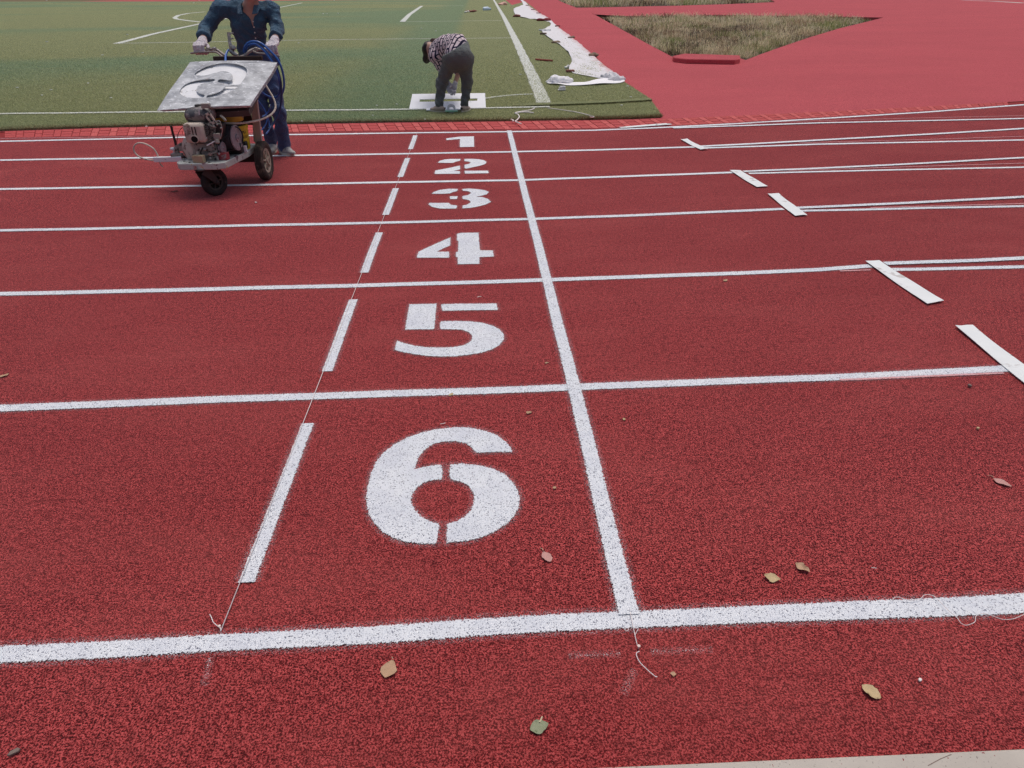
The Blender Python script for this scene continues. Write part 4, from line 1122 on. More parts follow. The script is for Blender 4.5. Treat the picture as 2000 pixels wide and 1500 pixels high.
for i, (x, y) in enumerate(scr):
    d_ = G(x, y, 0.03)[1] / 9.0
    bit(x, y, (0.035 * d_ ** 0.8, 0.022 * d_ ** 0.9, 0.010 * d_ ** 0.7), 'paper', 'tiny white paper scrap lying on the turf', 'paper_scrap', 'scrap', 0.1 * i, 'paper scraps scattered over the turf', z=0.036 if y < 226 else 0.022)

# stencil board the woman is lifting, and the boards at her feet
def slab_with_holes(name, origin, eu, ev, outline, holes, thick, mat, parent=None, bend=None):
    """plate in the plane (eu, ev): outline and holes in metres, real thickness"""
    loops = [[Vector((u, v, 0)) for u, v in lp] for lp in [outline] + holes]
    tris = tessellate_polygon(loops); flat = [p for lp in [outline] + holes for p in lp]
    nrm = unit(np.cross(eu, ev)); N = len(flat); V = []
    for sgn in (1, 0):
        for (u, v) in flat:
            p = np.asarray(origin) + eu * u + ev * v - nrm * thick * (1 - sgn)
            if bend is not None: p = p + nrm * bend(u, v)
            V.append(p)
    F = []
    for t in tris:
        a, b, c = [np.array(list(flat[i]) + [0.0]) for i in t]
        t = tuple(t) if np.cross(b - a, c - a)[2] > 0 else tuple(t)[::-1]
        F.append(t); F.append(tuple(N + i for i in t[::-1]))
    o = 0
    for lp in [outline] + holes:
        k = len(lp)
        for i in range(k): F.append((o + i, N + o + i, N + o + (i + 1) % k, o + (i + 1) % k))
        o += k
    return mesh_obj(name, V, F, mat, parent, smooth=False)
fl, fr = G(799, 212.5, 0.035), G(949, 210.5, 0.035)
wdt = np.linalg.norm(fr - fl); eu = unit(fr - fl)
YB = fl[1] + 0.33
bl = at(804.5, 183.5, YB); ev = unit(bl - fl); ev = unit(ev - eu * np.dot(ev, eu)); dep = float(np.dot(bl - fl, ev))
sb = slab_with_holes('stencil_board', fl, eu, ev, [(0, 0), (wdt, 0), (wdt * 0.995, dep), (0.03, dep)], [[(wdt * 0.13, dep * 0.46), (wdt * 0.13, dep * 0.62), (wdt * 0.89, dep * 0.64), (wdt * 0.89, dep * 0.48)]], 0.006, M['stencil_white'])
prop(sb, 'white stencil board with a long slot held up by the bending person', 'stencil')
STB = (fl, eu, ev, wdt, dep)
mb = MB(); a, b = G(833, 215.5, 0.03), G(906, 214.2, 0.03)
mb.box((a + b) / 2 + np.array([0, 0, 0.012]), (np.linalg.norm(b - a), 0.16, 0.012), (unit(b - a), unit(np.cross((0, 0, 1), b - a)), np.array([0, 0, 1.0])))
prop(mb.build('small_board', M['stencil_white'], bevel=0.002), 'small white board flat on the turf between the bending person\'s shoes', 'board')
mb = MB(); a, b = G(870, 216.6, 0.05), G(894, 216.2, 0.05)
mb.box((a + b) / 2 + np.array([0, -0.02, 0.0]), (np.linalg.norm(b - a), 0.05, 0.016), (unit(b - a), unit(np.cross((0, 0, 1), b - a)), np.array([0, 0, 1.0])))
prop(mb.build('green_board', M['greenfoam'], bevel=0.002), 'narrow pale green board resting on the small white board', 'board')
c = G(881.5, 212.5, 0.075); mb = MB()
A_ = np.array([0.05, -1.0, 0.28]); mb.lathe(c, A_, [(-0.022, 0.030), (-0.022, 0.058), (0.022, 0.058), (0.022, 0.030), (-0.022, 0.030)], 22, cap=False)
prop(mb.build('tape_roll', M['tape']), 'grey and white roll of tape standing between the bending person\'s shoes', 'tape roll')

# ------------------------------------------------------------------ line-marking machine
XM = -2.57
mc = empty('line_marking_machine', (XM, 5.06, 0.0), 'three-wheeled line-marking machine with petrol engine and handlebars', 'machine')
EX = np.array([1.0, 0, 0]); EY = np.array([0, 1.0, 0]); EZ = np.array([0, 0, 1.0])

mb = MB()
mb.prism([(x, y, 0.232) for x, y in ((-2.84, 4.62), (-2.835, 4.50), (-2.795, 4.435), (-2.50, 4.425), (-2.435, 4.47), (-2.375, 4.90), (-2.375, 5.22), (-2.80, 5.22))], 0.052)
deck = mb.build('deck', M['deck'], mc, bevel=0.006)
for (x, y) in ((-2.78, 4.52), (-2.72, 4.47), (-2.60, 4.50), (-2.56, 4.46), (-2.47, 4.62)):
    b_ = MB(); b_.lathe((x, y, 0.284), EZ, [(0, 0.010), (0.004, 0.010), (0.005, 0.004)], 8); b_.build('bolt', M['black'], deck)
b_ = MB(); b_.box(at(382, 327, 4.425) + np.array([0, -0.004, 0]), (0.022, 0.012, 0.03)); b_.build('bolt', M['chrome'], deck)
mb = MB(); mb.box((-2.585, 5.06, 0.20), (0.42, 0.05, 0.05)); mb.lathe((XM - 0.23, 5.06, 0.166), EX, [(0, 0.012), (0.46, 0.012)], 10); mb.build('axle_bracket', M['fork'], mc)
for p, s_, mt in ((at(390, 315.5, 4.47), (0.088, 0.05, 0.058), 'woodblock'), (at(438, 311, 4.56), (0.078, 0.055, 0.058), 'redend')):
    mb = MB(); mb.box((p[0], p[1], 0.284 + s_[2] / 2), s_, ((0.98, -0.17, 0), (0.17, 0.98, 0), (0, 0, 1))); mb.build('mounting_block', M[mt], mc, bevel=0.004)

def wheel(name, c, axis, R, wd, tyre_m, rim_m, spokes=7, Ri=0.62, treads=True):
    c = np.asarray(c, float); axis = unit(axis); h = wd / 2
    hub = MB(); hub.lathe(c, axis, [(-h * 0.95, 0.0), (-h * 0.95, R * 0.11), (-h * 0.6, R * 0.13), (h * 0.6, R * 0.13), (h * 0.95, R * 0.11), (h * 0.95, 0.0)], 16)
    w_ = hub.build(name, M[rim_m], mc)
    t = MB(); prof = [(-h * 0.72, R * Ri), (-h * 0.92, R * (Ri + 0.08)), (-h, R * 0.80), (-h * 0.93, R * 0.91), (-h * 0.74, R * 0.975)]
    if treads:
        for k in range(4):
            x0 = -h * 0.66 + k * h * 0.35
            prof += [(x0, R), (x0 + h * 0.22, R), (x0 + h * 0.24, R * 0.955), (x0 + h * 0.33, R * 0.955)]
    else: prof += [(-h * 0.35, R), (h * 0.35, R)]
    prof += [(h * 0.74, R * 0.975), (h * 0.93, R * 0.91), (h, R * 0.80), (h * 0.92, R * (Ri + 0.08)), (h * 0.72, R * Ri), (-h * 0.72, R * Ri)]
    t.lathe(c, axis, prof, 44, cap=False); t.build('tyre', M[tyre_m], w_, angle=30)
    r_ = MB(); r_.lathe(c, axis, [(-h * 0.72, R * (Ri + 0.01)), (-h * 0.72, R * (Ri - 0.10)), (h * 0.60, R * (Ri - 0.12)), (h * 0.74, R * (Ri - 0.05)), (h * 0.74, R * (Ri + 0.01))], 36, cap=False)
    a, b, d = frame(axis)
    for k in range(spokes):
        th = 2 * math.pi * k / spokes + 0.2; rd = math.cos(th) * a + math.sin(th) * b; tg = np.cross(d, rd)
        r_.box(c + rd * R * (Ri * 0.5 + 0.02) + d * h * 0.28, (R * (Ri - 0.14), R * 0.085, wd * 0.42), (rd, tg, d))
    r_.lathe(c, axis, [(-h * 0.5, 0.0), (-h * 0.5, R * (Ri - 0.09)), (-h * 0.42, R * (Ri - 0.09)), (-h * 0.42, 0.0)], 30)
    r_.build('rim', M[rim_m], w_, angle=30)
    return w_
wheel('rear_wheel', (-2.305, 5.06, 0.166), (1, -0.03, 0), 0.166, 0.078, 'tyre', 'rim')
wheel('rear_wheel', (-2.835, 5.06, 0.166), (-1, 0.03, 0), 0.166, 0.078, 'tyre', 'rim')
CC = np.array([-2.585, 4.535, 0.113]); CA = unit((0.80, -0.60, 0))
wheel('caster_wheel', CC, CA, 0.113, 0.058, 'tyre_dark', 'tyre', 6, 0.60, False)
mb = MB(); back = unit((-0.60, -0.80, 0)) * -1
for sg in (1, -1):
    o_ = CC + CA * sg * 0.040
    t0 = CC + CA * sg * 0.040 + np.array([0, 0, 0.118]) - np.cross(CA, EZ) * -0.085
    d_ = unit(t0 - o_); sd_ = unit(np.cross(CA, d_))
    P = [o_ - d_ * 0.02 + sd_ * 0.015, o_ - d_ * 0.02 - sd_ * 0.015, t0 - sd_ * 0.045, t0 + sd_ * 0.045]
    mb.prism(P, 0.006, CA * sg)
    mb.lathe(o_ + CA * sg * 0.006, CA * sg, [(0, 0.016), (0.006, 0.016), (0.009, 0.009), (0.012, 0.0)], 10)
top = CC + np.array([0, 0, 0.118]) - np.cross(CA, EZ) * -0.07
mb.lathe(CC + np.array([0, 0, 0.1105]) - np.cross(CA, EZ) * -0.085, EZ, [(0, 0.055), (0.01, 0.055)], 16)
mb.build('caster_fork', M['fork'], mc, bevel=0.002)

# engine
mb = MB(); mb.box(at(409, 298, 4.64), (0.20, 0.19, 0.12)); mb.box(at(404, 285, 4.60), (0.16, 0.12, 0.06)); mb.box(at(398, 312, 4.60), (0.22, 0.12, 0.022))
mb.lathe(at(421, 289, 4.585), (0.9, -0.42, 0), [(-0.03, 0.062), (0.0, 0.060), (0.008, 0.050), (0.010, 0.028), (0.022, 0.026), (0.024, 0.0)], 20)
for k in range(6):
    th = k * 1.05; c0 = at(421, 289, 4.575); mb.box(c0 + np.array([0.01, -0.005, 0]) + 0.05 * np.array([0.42 * math.cos(th), 0.9 * math.cos(th), math.sin(th)]), (0.014, 0.014, 0.014))
eng = mb.build('engine', M['greymetal'], mc, bevel=0.006)
mb = MB(); c = at(391, 222.5, 4.64)
V, F = surface([('cap', 0.03, c + (-0.055, 0, -0.008), c + (0.055, 0, 0.0), 0.062, 0.066, (EY, 0.62))], c - (0.16, 0.16, 0.1), c + (0.16, 0.16, 0.1), 0.009)
tk = mesh_obj('fuel_tank', V, F, M['tank'], eng, smooth=True, angle=180)
mb = MB(); mb.lathe(c + np.array([0.0, 0.0, 0.055]), EZ, [(0, 0.028), (0.014, 0.028), (0.018, 0.02), (0.018, 0)], 14); mb.build('filler_cap', M['black'], eng)
mb = MB(); mb.box(at(389, 218, 4.52), (0.006, 0.004, 0.05), ((0.97, 0, -0.25), (0, 1, 0), (0.25, 0, 0.97))); mb.build('paint_drip', M['steel_white'], eng)
mb = MB(); c = at(384, 258, 4.545)
mb.box(c, (0.165, 0.13, 0.15)); mb.build('muffler_cover', M['beige'], eng, bevel=0.026)
mb = MB(); ce = at(380, 272, 4.476); ax_ = unit((0.12, -0.98, -0.1))
mb.lathe(ce, ax_, [(-0.03, 0.034), (0.004, 0.032), (0.006, 0.026), (-0.02, 0.024)], 20, cap=False); mb.build('exhaust_ring', M['beige'], eng)
mb = MB(); mb.lathe(ce, ax_, [(0.002, 0.0), (0.0021, 0.0265)], 18, cap=False); mb.build('exhaust_hole', M['hole'], eng, smooth=False)  # flat black disc, the shade inside the exhaust mouth as colour
for k in range(4):
    mb = MB(); mb.box(c + np.array([0.0835, -0.036 + 0.022 * k, 0.012]), (0.004, 0.008, 0.085)); mb.build('vent_slot', M['hole'], eng)  # black bars on the face, painted shade of vent openings
for k in range(2):
    mb = MB(); mb.box(c + np.array([-0.005 + 0.024 * k, -0.066, 0.020]), (0.008, 0.004, 0.06)); mb.build('vent_slot', M['fork'], eng)  # dark bars, shade of the front vents as colour
mb = MB(); cs = at(373, 292, 4.62); sa_ = unit((-0.72, -0.69, 0.05))
mb.lathe(cs, sa_, [(-0.09, 0.094), (0.0, 0.098), (0.025, 0.092), (0.042, 0.07), (0.048, 0.0)], 28); sh = mb.build('starter_housing', M['beige'], eng)
mb = MB(); a, b, d = frame(sa_)
for k in range(22):
    th = 2 * math.pi * k / 22; rd = math.cos(th) * a + math.sin(th) * b; mb.box(cs + rd * 0.0975 - d * 0.03, (0.008, 0.012, 0.06), (rd, np.cross(d, rd), d))
mb.build('starter_rib', M['steel_white'], eng, smooth=False)
mb = MB(); cf = at(414, 257, 4.58); tilt = unit((0.30, 0.0, 0.95)); sx = unit(np.cross(EY, tilt))
for k in range(9): mb.box(cf + tilt * (-0.062 + 0.0145 * k), (0.082, 0.11, 0.006), (sx, EY, tilt))
mb.box(cf, (0.05, 0.08, 0.14), (sx, EY, tilt)); mb.build('cylinder_fin', M['greymetal'], eng, smooth=False)['kind'] = 'stuff'
mb = MB(); cb = at(411, 231.5, 4.545); tl = unit((-0.42, 0, 0.9)); sx = unit(np.cross(EY, tl))
for k in (-1, 1): mb.box(cb + sx * 0.018 * k, (0.014, 0.012, 0.09), (sx, EY, tl)); mb.box(cb + tl * 0.036 * k, (0.05, 0.012, 0.02), (sx, EY, tl))
mb.build('tank_bracket', M['beige'], eng, bevel=0.002)
mb = MB(); ca_ = at(428, 254, 4.60); mb.box(ca_, (0.075, 0.11, 0.13), (unit((1, 0, -0.3)), EY, unit((0.3, 0, 1)))); mb.build('air_filter', M['black'], eng, bevel=0.016)
mb = MB(); mb.tube(smooth_path([at(421, 238, 4.53), at(428, 236, 4.53), at(432, 244, 4.53), at(434, 256, 4.53), at(430, 268, 4.53)], 5), 0.0045, 6); mb.build('fuel_pipe', M['chrome'], eng)
mb = MB(); c0 = at(407, 301, 4.535); mb.tube([c0 + (-0.035, 0, -0.012), c0, c0 + (0.03, 0, 0.012)], [0.009, 0.012, 0.010], 8); mb.lathe(c0 + (0.02, -0.01, 0.004), (0.1, -1, 0), [(0, 0.016), (0.012, 0.014), (0.013, 0)], 12); mb.build('oil_plug', M['chrome'], eng)
PA = unit((0.993, -0.12, 0.03))
mb = MB(); cp_ = at(436, 289, 4.60); mb.lathe(cp_, PA, [(-0.022, 0.034), (-0.022, 0.048), (-0.012, 0.040), (0.0, 0.050), (0.003, 0.048), (0.004, 0.012), (0.010, 0.010), (0.011, 0.0)], 24); mb.build('small_pulley', M['disc'], eng)
# small fittings that clutter the engine
def wire(L, r_, mat, name):
    m_ = MB(); m_.tube(smooth_path([at(*q) for q in L], 5), r_, 6); m_.build(name, M[mat], eng)
wire([(417, 268, 4.52), (424, 274, 4.51), (430, 270, 4.52), (433, 262, 4.53)], 0.004, 'chrome', 'linkage_rod')
wire([(404, 284, 4.50), (412, 280, 4.50), (420, 276, 4.51), (428, 278, 4.52)], 0.005, 'steel_white', 'fuel_line')
wire([(396, 288, 4.50), (392, 298, 4.49), (396, 307, 4.50)], 0.006, 'black', 'spark_lead')
wire([(398, 240, 4.52), (406, 246, 4.51), (410, 254, 4.51), (408, 264, 4.51)], 0.005, 'black', 'breather_hose')
wire([(431, 226, 4.60), (437, 231, 4.58), (441, 236, 4.57)], 0.010, 'greymetal', 'tank_outlet')
wire([(386, 296, 4.50), (386, 312, 4.48)], 0.010, 'beige', 'engine_foot'); wire([(424, 305, 4.53), (426, 314, 4.52)], 0.009, 'greymetal', 'engine_foot')
for (x, y, r_) in ((400, 292, 0.011), (393, 291, 0.009), (415, 281, 0.009), (428, 300, 0.009), (411, 309, 0.010), (403, 270, 0.008), (418, 247, 0.008), (424, 243, 0.007), (432, 250, 0.009)):
    m_ = MB(); m_.lathe(at(x, y, 4.515), (0.3, -1, 0.05), [(0, r_), (0.012, r_), (0.014, r_ * 0.6), (0.02, r_ * 0.5), (0.021, 0)], 8); m_.build('bolt_head', M['chrome'], eng)
m_ = MB(); m_.box(at(412, 300, 4.53), (0.10, 0.03, 0.012), (unit((1, 0, 0.25)), EY, unit((-0.25, 0, 1)))); m_.build('governor_arm', M['greymetal'], eng, bevel=0.003)
m_ = MB(); m_.box(at(424, 266, 4.52), (0.05, 0.03, 0.045)); m_.lathe(at(424, 272, 4.505), (0, -0.3, -1), [(0, 0.016), (0.03, 0.018), (0.034, 0.008), (0.036, 0)], 12); m_.build('carburettor', M['greymetal'], eng, bevel=0.004)
# pump drum behind the engine
mb = MB(); cd_ = at(462.5, 269, 4.74); mb.lathe(cd_, PA, [(-0.15, 0.075), (-0.15, 0.095), (-0.02, 0.098), (-0.018, 0.085), (-0.010, 0.085), (-0.008, 0.097)], 32); dr = mb.build('pump_drum', M['drum'], mc)
mb = MB(); mb.lathe(cd_, PA, [(-0.008, 0.101), (0.002, 0.101), (0.004, 0.09), (0.002, 0.03), (0.012, 0.028), (0.013, 0.012), (0.020, 0.010), (0.021, 0.0)], 36); mb.build('drum_disc', M['disc'], dr)
p1, p2 = cd_ - PA * 0.014, cp_ - PA * 0.011; dv = unit(p2 - p1); upv = unit(np.cross(PA, dv)); bp = []
for k in range(13): th = math.pi * k / 12; bp.append(p1 + 0.087 * (math.cos(th) * upv - math.sin(th) * dv))
for k in range(9): th = math.pi * k / 8; bp.append(p2 + 0.042 * (-math.cos(th) * upv + math.sin(th) * dv))
mb = MB(); mb.tube(bp, 0.006, 6, closed=True); mb.build('drive_belt', M['black'], dr)
mb = MB(); mb.box(at(455, 288, 4.80), (0.16, 0.10, 0.09)); mb.box(at(477, 283, 4.93), (0.05, 0.06, 0.06)); mb.build('drum_stand', M['black'], mc, bevel=0.01)
mb = MB(); p = at(478, 284, 4.84); mb.box((p[0], p[1], 0.31), (0.022, 0.03, 0.055)); mb.build('bracket', M['steel_white'], mc, bevel=0.002)

# spray arm on the left
mb = MB(); a, b = at(303, 311.5, 4.80), at(361, 310, 4.66); d = unit(b - a)
A3 = (d, unit(np.cross(EZ, d)), unit(np.cross(d, np.cross(EZ, d)) ))
mb.box((a + b) / 2, (np.linalg.norm(b - a), 0.045, 0.040), A3); arm = mb.build('spray_arm', M['steel_white'], mc, bevel=0.004)
mb = MB(); mb.box(b + d * 0.01, (0.03, 0.06, 0.055), A3); mb.build('arm_clamp', M['fork'], arm, bevel=0.003)
mb = MB(); mb.tube(smooth_path([at(x, y, Y_) for x, y, Y_ in ((309, 305, 4.80), (302, 293, 4.80), (292, 285, 4.81), (278, 279.5, 4.82), (267, 280.5, 4.83), (261.5, 287, 4.84), (262, 295, 4.84), (269, 304, 4.83), (283, 310.5, 4.82), (303, 314, 4.80))], 6), 0.0065, 8); mb.build('spray_hose', M['whitehose'], arm)
mb = MB(); mb.tube([at(312, 316, 4.79), at(314, 322, 4.79), at(318, 326, 4.79)], 0.006, 7); mb.build('nozzle_tip', M['whitehose'], arm)
mb = MB(); c = at(338, 291, 4.73); mb.lathe(c, EZ, [(-0.008, 0.018), (-0.006, 0.024), (0.006, 0.024), (0.012, 0.016), (0.013, 0)], 14); mb.lathe(c - EZ * 0.075, EZ, [(0, 0.006), (0.07, 0.006)], 8); mb.build('clamp_knob', M['steel_white'], arm)
mb = MB(); mb.box(at(346, 303, 4.72), (0.09, 0.05, 0.03)); mb.box(at(346, 296, 4.73), (0.03, 0.03, 0.07)); mb.box(at(349, 285.5, 4.74), (0.07, 0.03, 0.03), (unit((1, 0, 0.5)), EY, unit((-0.5, 0, 1)))); mb.box(at(353, 289, 4.72), (0.03, 0.02, 0.05)); mb.build('clamp_bracket', M['greymetal'], arm, bevel=0.003)
mb = MB(); mb.tube([at(334, 246, 4.76), at(338, 262, 4.76), at(344, 284, 4.75)], [0.010, 0.0095, 0.011], 8); mb.build('lever_rod', M['fork'], mc)
mb = MB(); mb.tube(smooth_path([at(366, 243, 4.68), at(354, 251, 4.70), at(347.5, 263, 4.72), at(345.5, 278, 4.74)], 5), 0.0025, 6); mb.build('throttle_cable', M['fork'], mc)

# upper frame
def stick(p, q, w_, t_, mat, name, parent=mc, side=(1, 0, 0), bev=0.003):
    p = np.asarray(p, float); q = np.asarray(q, float); d = unit(q - p); sx = unit(np.asarray(side, float) - d * np.dot(side, d)); sy = np.cross(d, sx)
    m_ = MB(); m_.box((p + q) / 2, (w_, t_, np.linalg.norm(q - p)), (sx, sy, d)); return m_.build(name, M[mat], parent, bevel=bev)
pb, pt = at(503.5, 284, 5.12), at(494, 178, 5.12); pb[2] = 0.284; pb[0] -= 0.03
stick((-2.345, 5.14, 0.284), pt, 0.060, 0.035, 'wood', 'wooden_post')
stick((-2.80, 5.14, 0.284), (-2.80, 5.14, pt[2]), 0.060, 0.035, 'wood', 'wooden_post')
stick(at(484.5, 193, 5.0), at(471, 228, 5.0), 0.032, 0.02, 'wood', 'wooden_brace')
mb = MB(); mb.box((-2.575, 5.175, 0.60), (0.40, 0.018, 0.30)); mb.build('back_panel', M['brownpanel'], mc, bevel=0.003)
# sloping rack that carries the stencils
FL, FR, BL = at(307, 217, 4.60), at(488, 206, 4.60), at(368, 121, 5.40)
BRr = at(540.5, 118, 5.40)
eu, ev = FR - FL, BL - FL; nn = unit(np.cross(eu, ev))
def bil(u, v, dz=0.0): return FL + eu * u + ev * v + nn * dz
mb = MB(); mb.prism([bil(0.42, 0.06, -0.115), bil(0.94, 0.06, -0.115), bil(0.94, 0.94, -0.115), bil(0.16, 0.94, -0.115), bil(0.16, 0.40, -0.115)], 0.05, nn); mb.build('stencil_rack', M['grime'], mc, bevel=0.004)
mb = MB(); mb.box(at(402, 206.5, 4.56), (0.07, 0.03, 0.035)); mb.build('front_catch', M['greymetal'], mc, bevel=0.004)
a, b = at(418, 115, 5.50), at(512, 112.5, 5.50)
mb = MB(); mb.box((a + b) / 2, (np.linalg.norm(b - a), 0.05, 0.035)); mb.build('rear_crossbar', M['brownpanel'], mc, bevel=0.004)
for x in (-2.72, -2.40):
    mb = MB(); mb.tube([(x, 5.56, 0.965), (x, 5.45, 0.80), (x, 5.22, 0.30)], 0.014, 8); mb.build('handle_strut', M['pipe'], mc)
YH = 5.62
def hb(L): return smooth_path([at(x, y, Y_) for x, y, Y_ in L], 5)
mb = MB(); mb.tube(hb([(399, 99, YH), (412, 96.6, YH), (424, 98, YH - 0.01), (434, 105, YH - 0.04), (447, 112.5, YH - 0.08), (462, 113, YH - 0.09), (476, 109.5, YH - 0.08), (486, 101.5, YH - 0.04), (496, 96.6, YH - 0.01), (512, 97.5, YH), (535, 100, YH)]), 0.0135, 10); hbar = mb.build('handlebar', M['pipe'], mc)
mb = MB(); mb.tube(hb([(372.5, 104, YH - 0.05), (385, 102.5, YH - 0.06), (400, 102, YH - 0.06), (420, 101.5, YH - 0.06), (428, 106, YH - 0.07), (436, 113, YH - 0.09)]), [0.008] * 26, 8); mb.build('brake_lever', M['pipe'], hbar)
mb = MB(); mb.tube(hb([(546.5, 109.5, YH - 0.05), (532, 106.5, YH - 0.06), (516, 105, YH - 0.06), (503, 104, YH - 0.06), (494, 100, YH - 0.05)]), [0.008] * 21, 8); mb.build('brake_lever', M['pipe'], hbar)
for q in (at(408, 97, YH), at(420, 97, YH - 0.01), at(501, 97, YH - 0.01)):
    mb = MB(); mb.box(q + np.array([0, -0.01, 0.004]), (0.03, 0.04, 0.036)); mb.build('lever_clamp', M['chrome'], hbar, bevel=0.006)
mb = MB(); a, b = at(446.5, 63, YH - 0.04), at(452, 98, YH - 0.06)
mb.tube([a, (a + b) / 2 + np.array([-0.004, 0, 0]), b], [0.016, 0.014, 0.020], 4); mb.tube([at(449, 66, YH - .07), at(456, 64, YH - .07)], 0.007, 6); mb.tube([at(450, 76, YH - .07), at(456, 75, YH - .07)], 0.006, 6)
mb.lathe(at(456, 93, YH - 0.07), (0.4, -1, 0.3), [(-0.02, 0.02), (0.0, 0.022), (0.012, 0.014), (0.02, 0.014), (0.021, 0)], 12); mb.tube([at(450, 98, YH - .06), at(456, 104, YH - .06), at(464, 108, YH - .06)], [0.02, 0.022, 0.016], 8)
mb.build('spray_gun_fitting', M['chrome'], mc)
mb = MB(); mb.tube(smooth_path([at(x, y, Y_) for x, y, Y_ in ((518, 165, 5.40), (526, 178, 5.36), (534, 192, 5.30), (538, 205, 5.24), (536, 216, 5.18), (526, 226, 5.10), (508, 234, 5.02), (490, 238, 4.93), (470, 240.5, 4.86), (450, 241, 4.80), (432, 240, 4.76))], 6), 0.0085, 8); mb.build('white_hose', M['whitehose'], mc)

# blue hose hung in loops on the handlebar
hz = empty('blue_hose', at(500, 100, 5.56), 'coil of blue hose hanging in loops from the handlebar', 'hose')
loops = [('bluehose', 0.0095, [(440.5, 121, 5.40), (441, 108, 5.50), (445, 99, 5.56), (450, 97, 5.60)]),
 ('bluehose', 0.0095, [(476, 101, 5.56), (478, 92, 5.54), (484, 84.5, 5.52), (493, 81, 5.50), (504, 82, 5.50), (515, 88, 5.50), (527, 99, 5.50), (540, 113, 5.50), (548, 128, 5.50), (553, 145, 5.52), (555, 163, 5.54), (553.5, 176, 5.56), (549, 188, 5.58)]),
 ('bluehose', 0.0095, [(478, 104, 5.58), (482, 93, 5.56), (490, 87, 5.53), (500, 87, 5.51), (512, 95, 5.49), (522, 107, 5.48), (532, 122, 5.47), (540, 138, 5.48), (545, 155, 5.50), (547, 172, 5.54), (544, 186, 5.58), (536, 191, 5.60), (524, 188, 5.60), (512, 181, 5.58), (506, 172, 5.50)]),
 ('navyhose', 0.0095, [(508, 90, 5.50), (520, 100, 5.49), (533, 118, 5.48), (542, 136, 5.49), (548, 158, 5.51), (549.5, 180, 5.53), (549, 200, 5.54), (545, 218, 5.54), (538, 234, 5.52), (530, 247, 5.48), (524, 252, 5.42)]),
 ('bluehose', 0.0075, [(500, 193, 5.36), (508, 202, 5.40), (516, 214, 5.44), (522, 228, 5.46), (526, 242, 5.46), (525, 254, 5.42), (519, 262, 5.36)]),
 ('bluehose', 0.0060, [(503, 195, 5.40), (512, 207, 5.42), (519, 222, 5.43), (521, 236, 5.42), (516, 248, 5.38), (508, 256, 5.32)]),
 ('bluehose', 0.0060, [(528, 205, 5.40), (526, 215, 5.42), (519, 224, 5.40), (512, 228, 5.36)])]
for mt, r_, L in loops:
    mb = MB(); mb.tube(smooth_path([at(*p) for p in L], 6), r_, 9); mb.build('hose_loop', M[mt], hz)

# stack of metal stencils on the rack: a mirrored figure with bridges is cut in the top one
def on_board(px, py):
    d = ray(px, py); A_ = np.stack([eu, ev, -d], 1); s_ = np.linalg.solve(A_, CAM - FL); return float(s_[0]), float(s_[1])
def Z3(L): return [on_board(350 + x / 6.82, y / 6.82) for x, y in L]
holes = [Z3([(205,1000),(300,925),(430,875),(600,850),(760,860),(860,890),(905,940),(895,1020),(850,1095),(800,1148),(625,1152),(610,1138),(520,1118),(555,1076),(690,1092),(718,1045),(690,990),(600,962),(480,985),(340,1022)]),
         Z3([(15,1240),(50,1175),(130,1122),(250,1090),(350,1080),(478,1074),(462,1108),(350,1128),(280,1158),(243,1200),(255,1250),(300,1278),(345,1288),(325,1325),(150,1325),(60,1298),(20,1268)]),
         Z3([(628,1176),(715,1172),(785,1172),(735,1215),(650,1258),(540,1296),(440,1318),(372,1325),(388,1296),(450,1282),(530,1256),(590,1218)])]
BRuv = on_board(540.5, 118)
def smooth_loop(L, n=3):
    P = [np.array(p) for p in L]; k = len(P); out = []
    for i in range(k):
        a, b, c, d = P[i - 1], P[i], P[(i + 1) % k], P[(i + 2) % k]
        for j in range(n):
            t = j / n
            out.append(tuple(0.5 * (2 * b + (c - a) * t + (2 * a - 5 * b + 4 * c - d) * t * t + (3 * b - a - 3 * c + d) * t ** 3)))
    return out
edge_ol = []
for (p, q) in (((0, 0), (1, 0)), ((1, 0), BRuv), (BRuv, (0.02, 1)), ((0.02, 1), (0, 0))):
    for k in range(8): t = k / 8; edge_ol.append((p[0] + (q[0] - p[0]) * t, p[1] + (q[1] - p[1]) * t))
bendf = lambda u, v: 0.012 * math.sin(u * 2.6 + 0.4) - 0.030 * max(0, u - 0.8) ** 2 * 25 * (0.2 + math.sin(math.pi * min(max(v, 0), 1))) * 0.4 + 0.006 * math.sin(v * 5)
def plate(name, dz, mat, holes_, label, sc=1.0, du=0.0, dv=0.0, drop=1.0):
    ol = [((u - 0.5) * sc + 0.5 + du, (v - 0.5) * sc + 0.5 + dv) for u, v in edge_ol]
    o = slab_with_holes(name, FL + nn * dz, eu, ev, ol, [smooth_loop(h_) for h_ in holes_], 0.004, M[mat], None, lambda u, v: bendf(u, v) * drop)
    prop(o, label, 'stencil', 'metal stencils stacked on the marking machine')
plate('stencil_plate', 0.0, 'steel', holes, 'topmost metal stencil plate with a cut-out figure, splashed white')
plate('stencil_plate', -0.0075, 'steel_white', [], 'white caked metal plate seen through the topmost stencil', 0.985, 0.002, 0.006, 1.1)
plate('stencil_plate', -0.0155, 'steel', [], 'third metal plate down in the stack on the machine', 0.97, 0.010, 0.010, 1.2)
plate('stencil_plate', -0.025, 'steel', [], 'lowest metal plate of the stack on the machine', 0.96, 0.014, 0.012, 1.35)

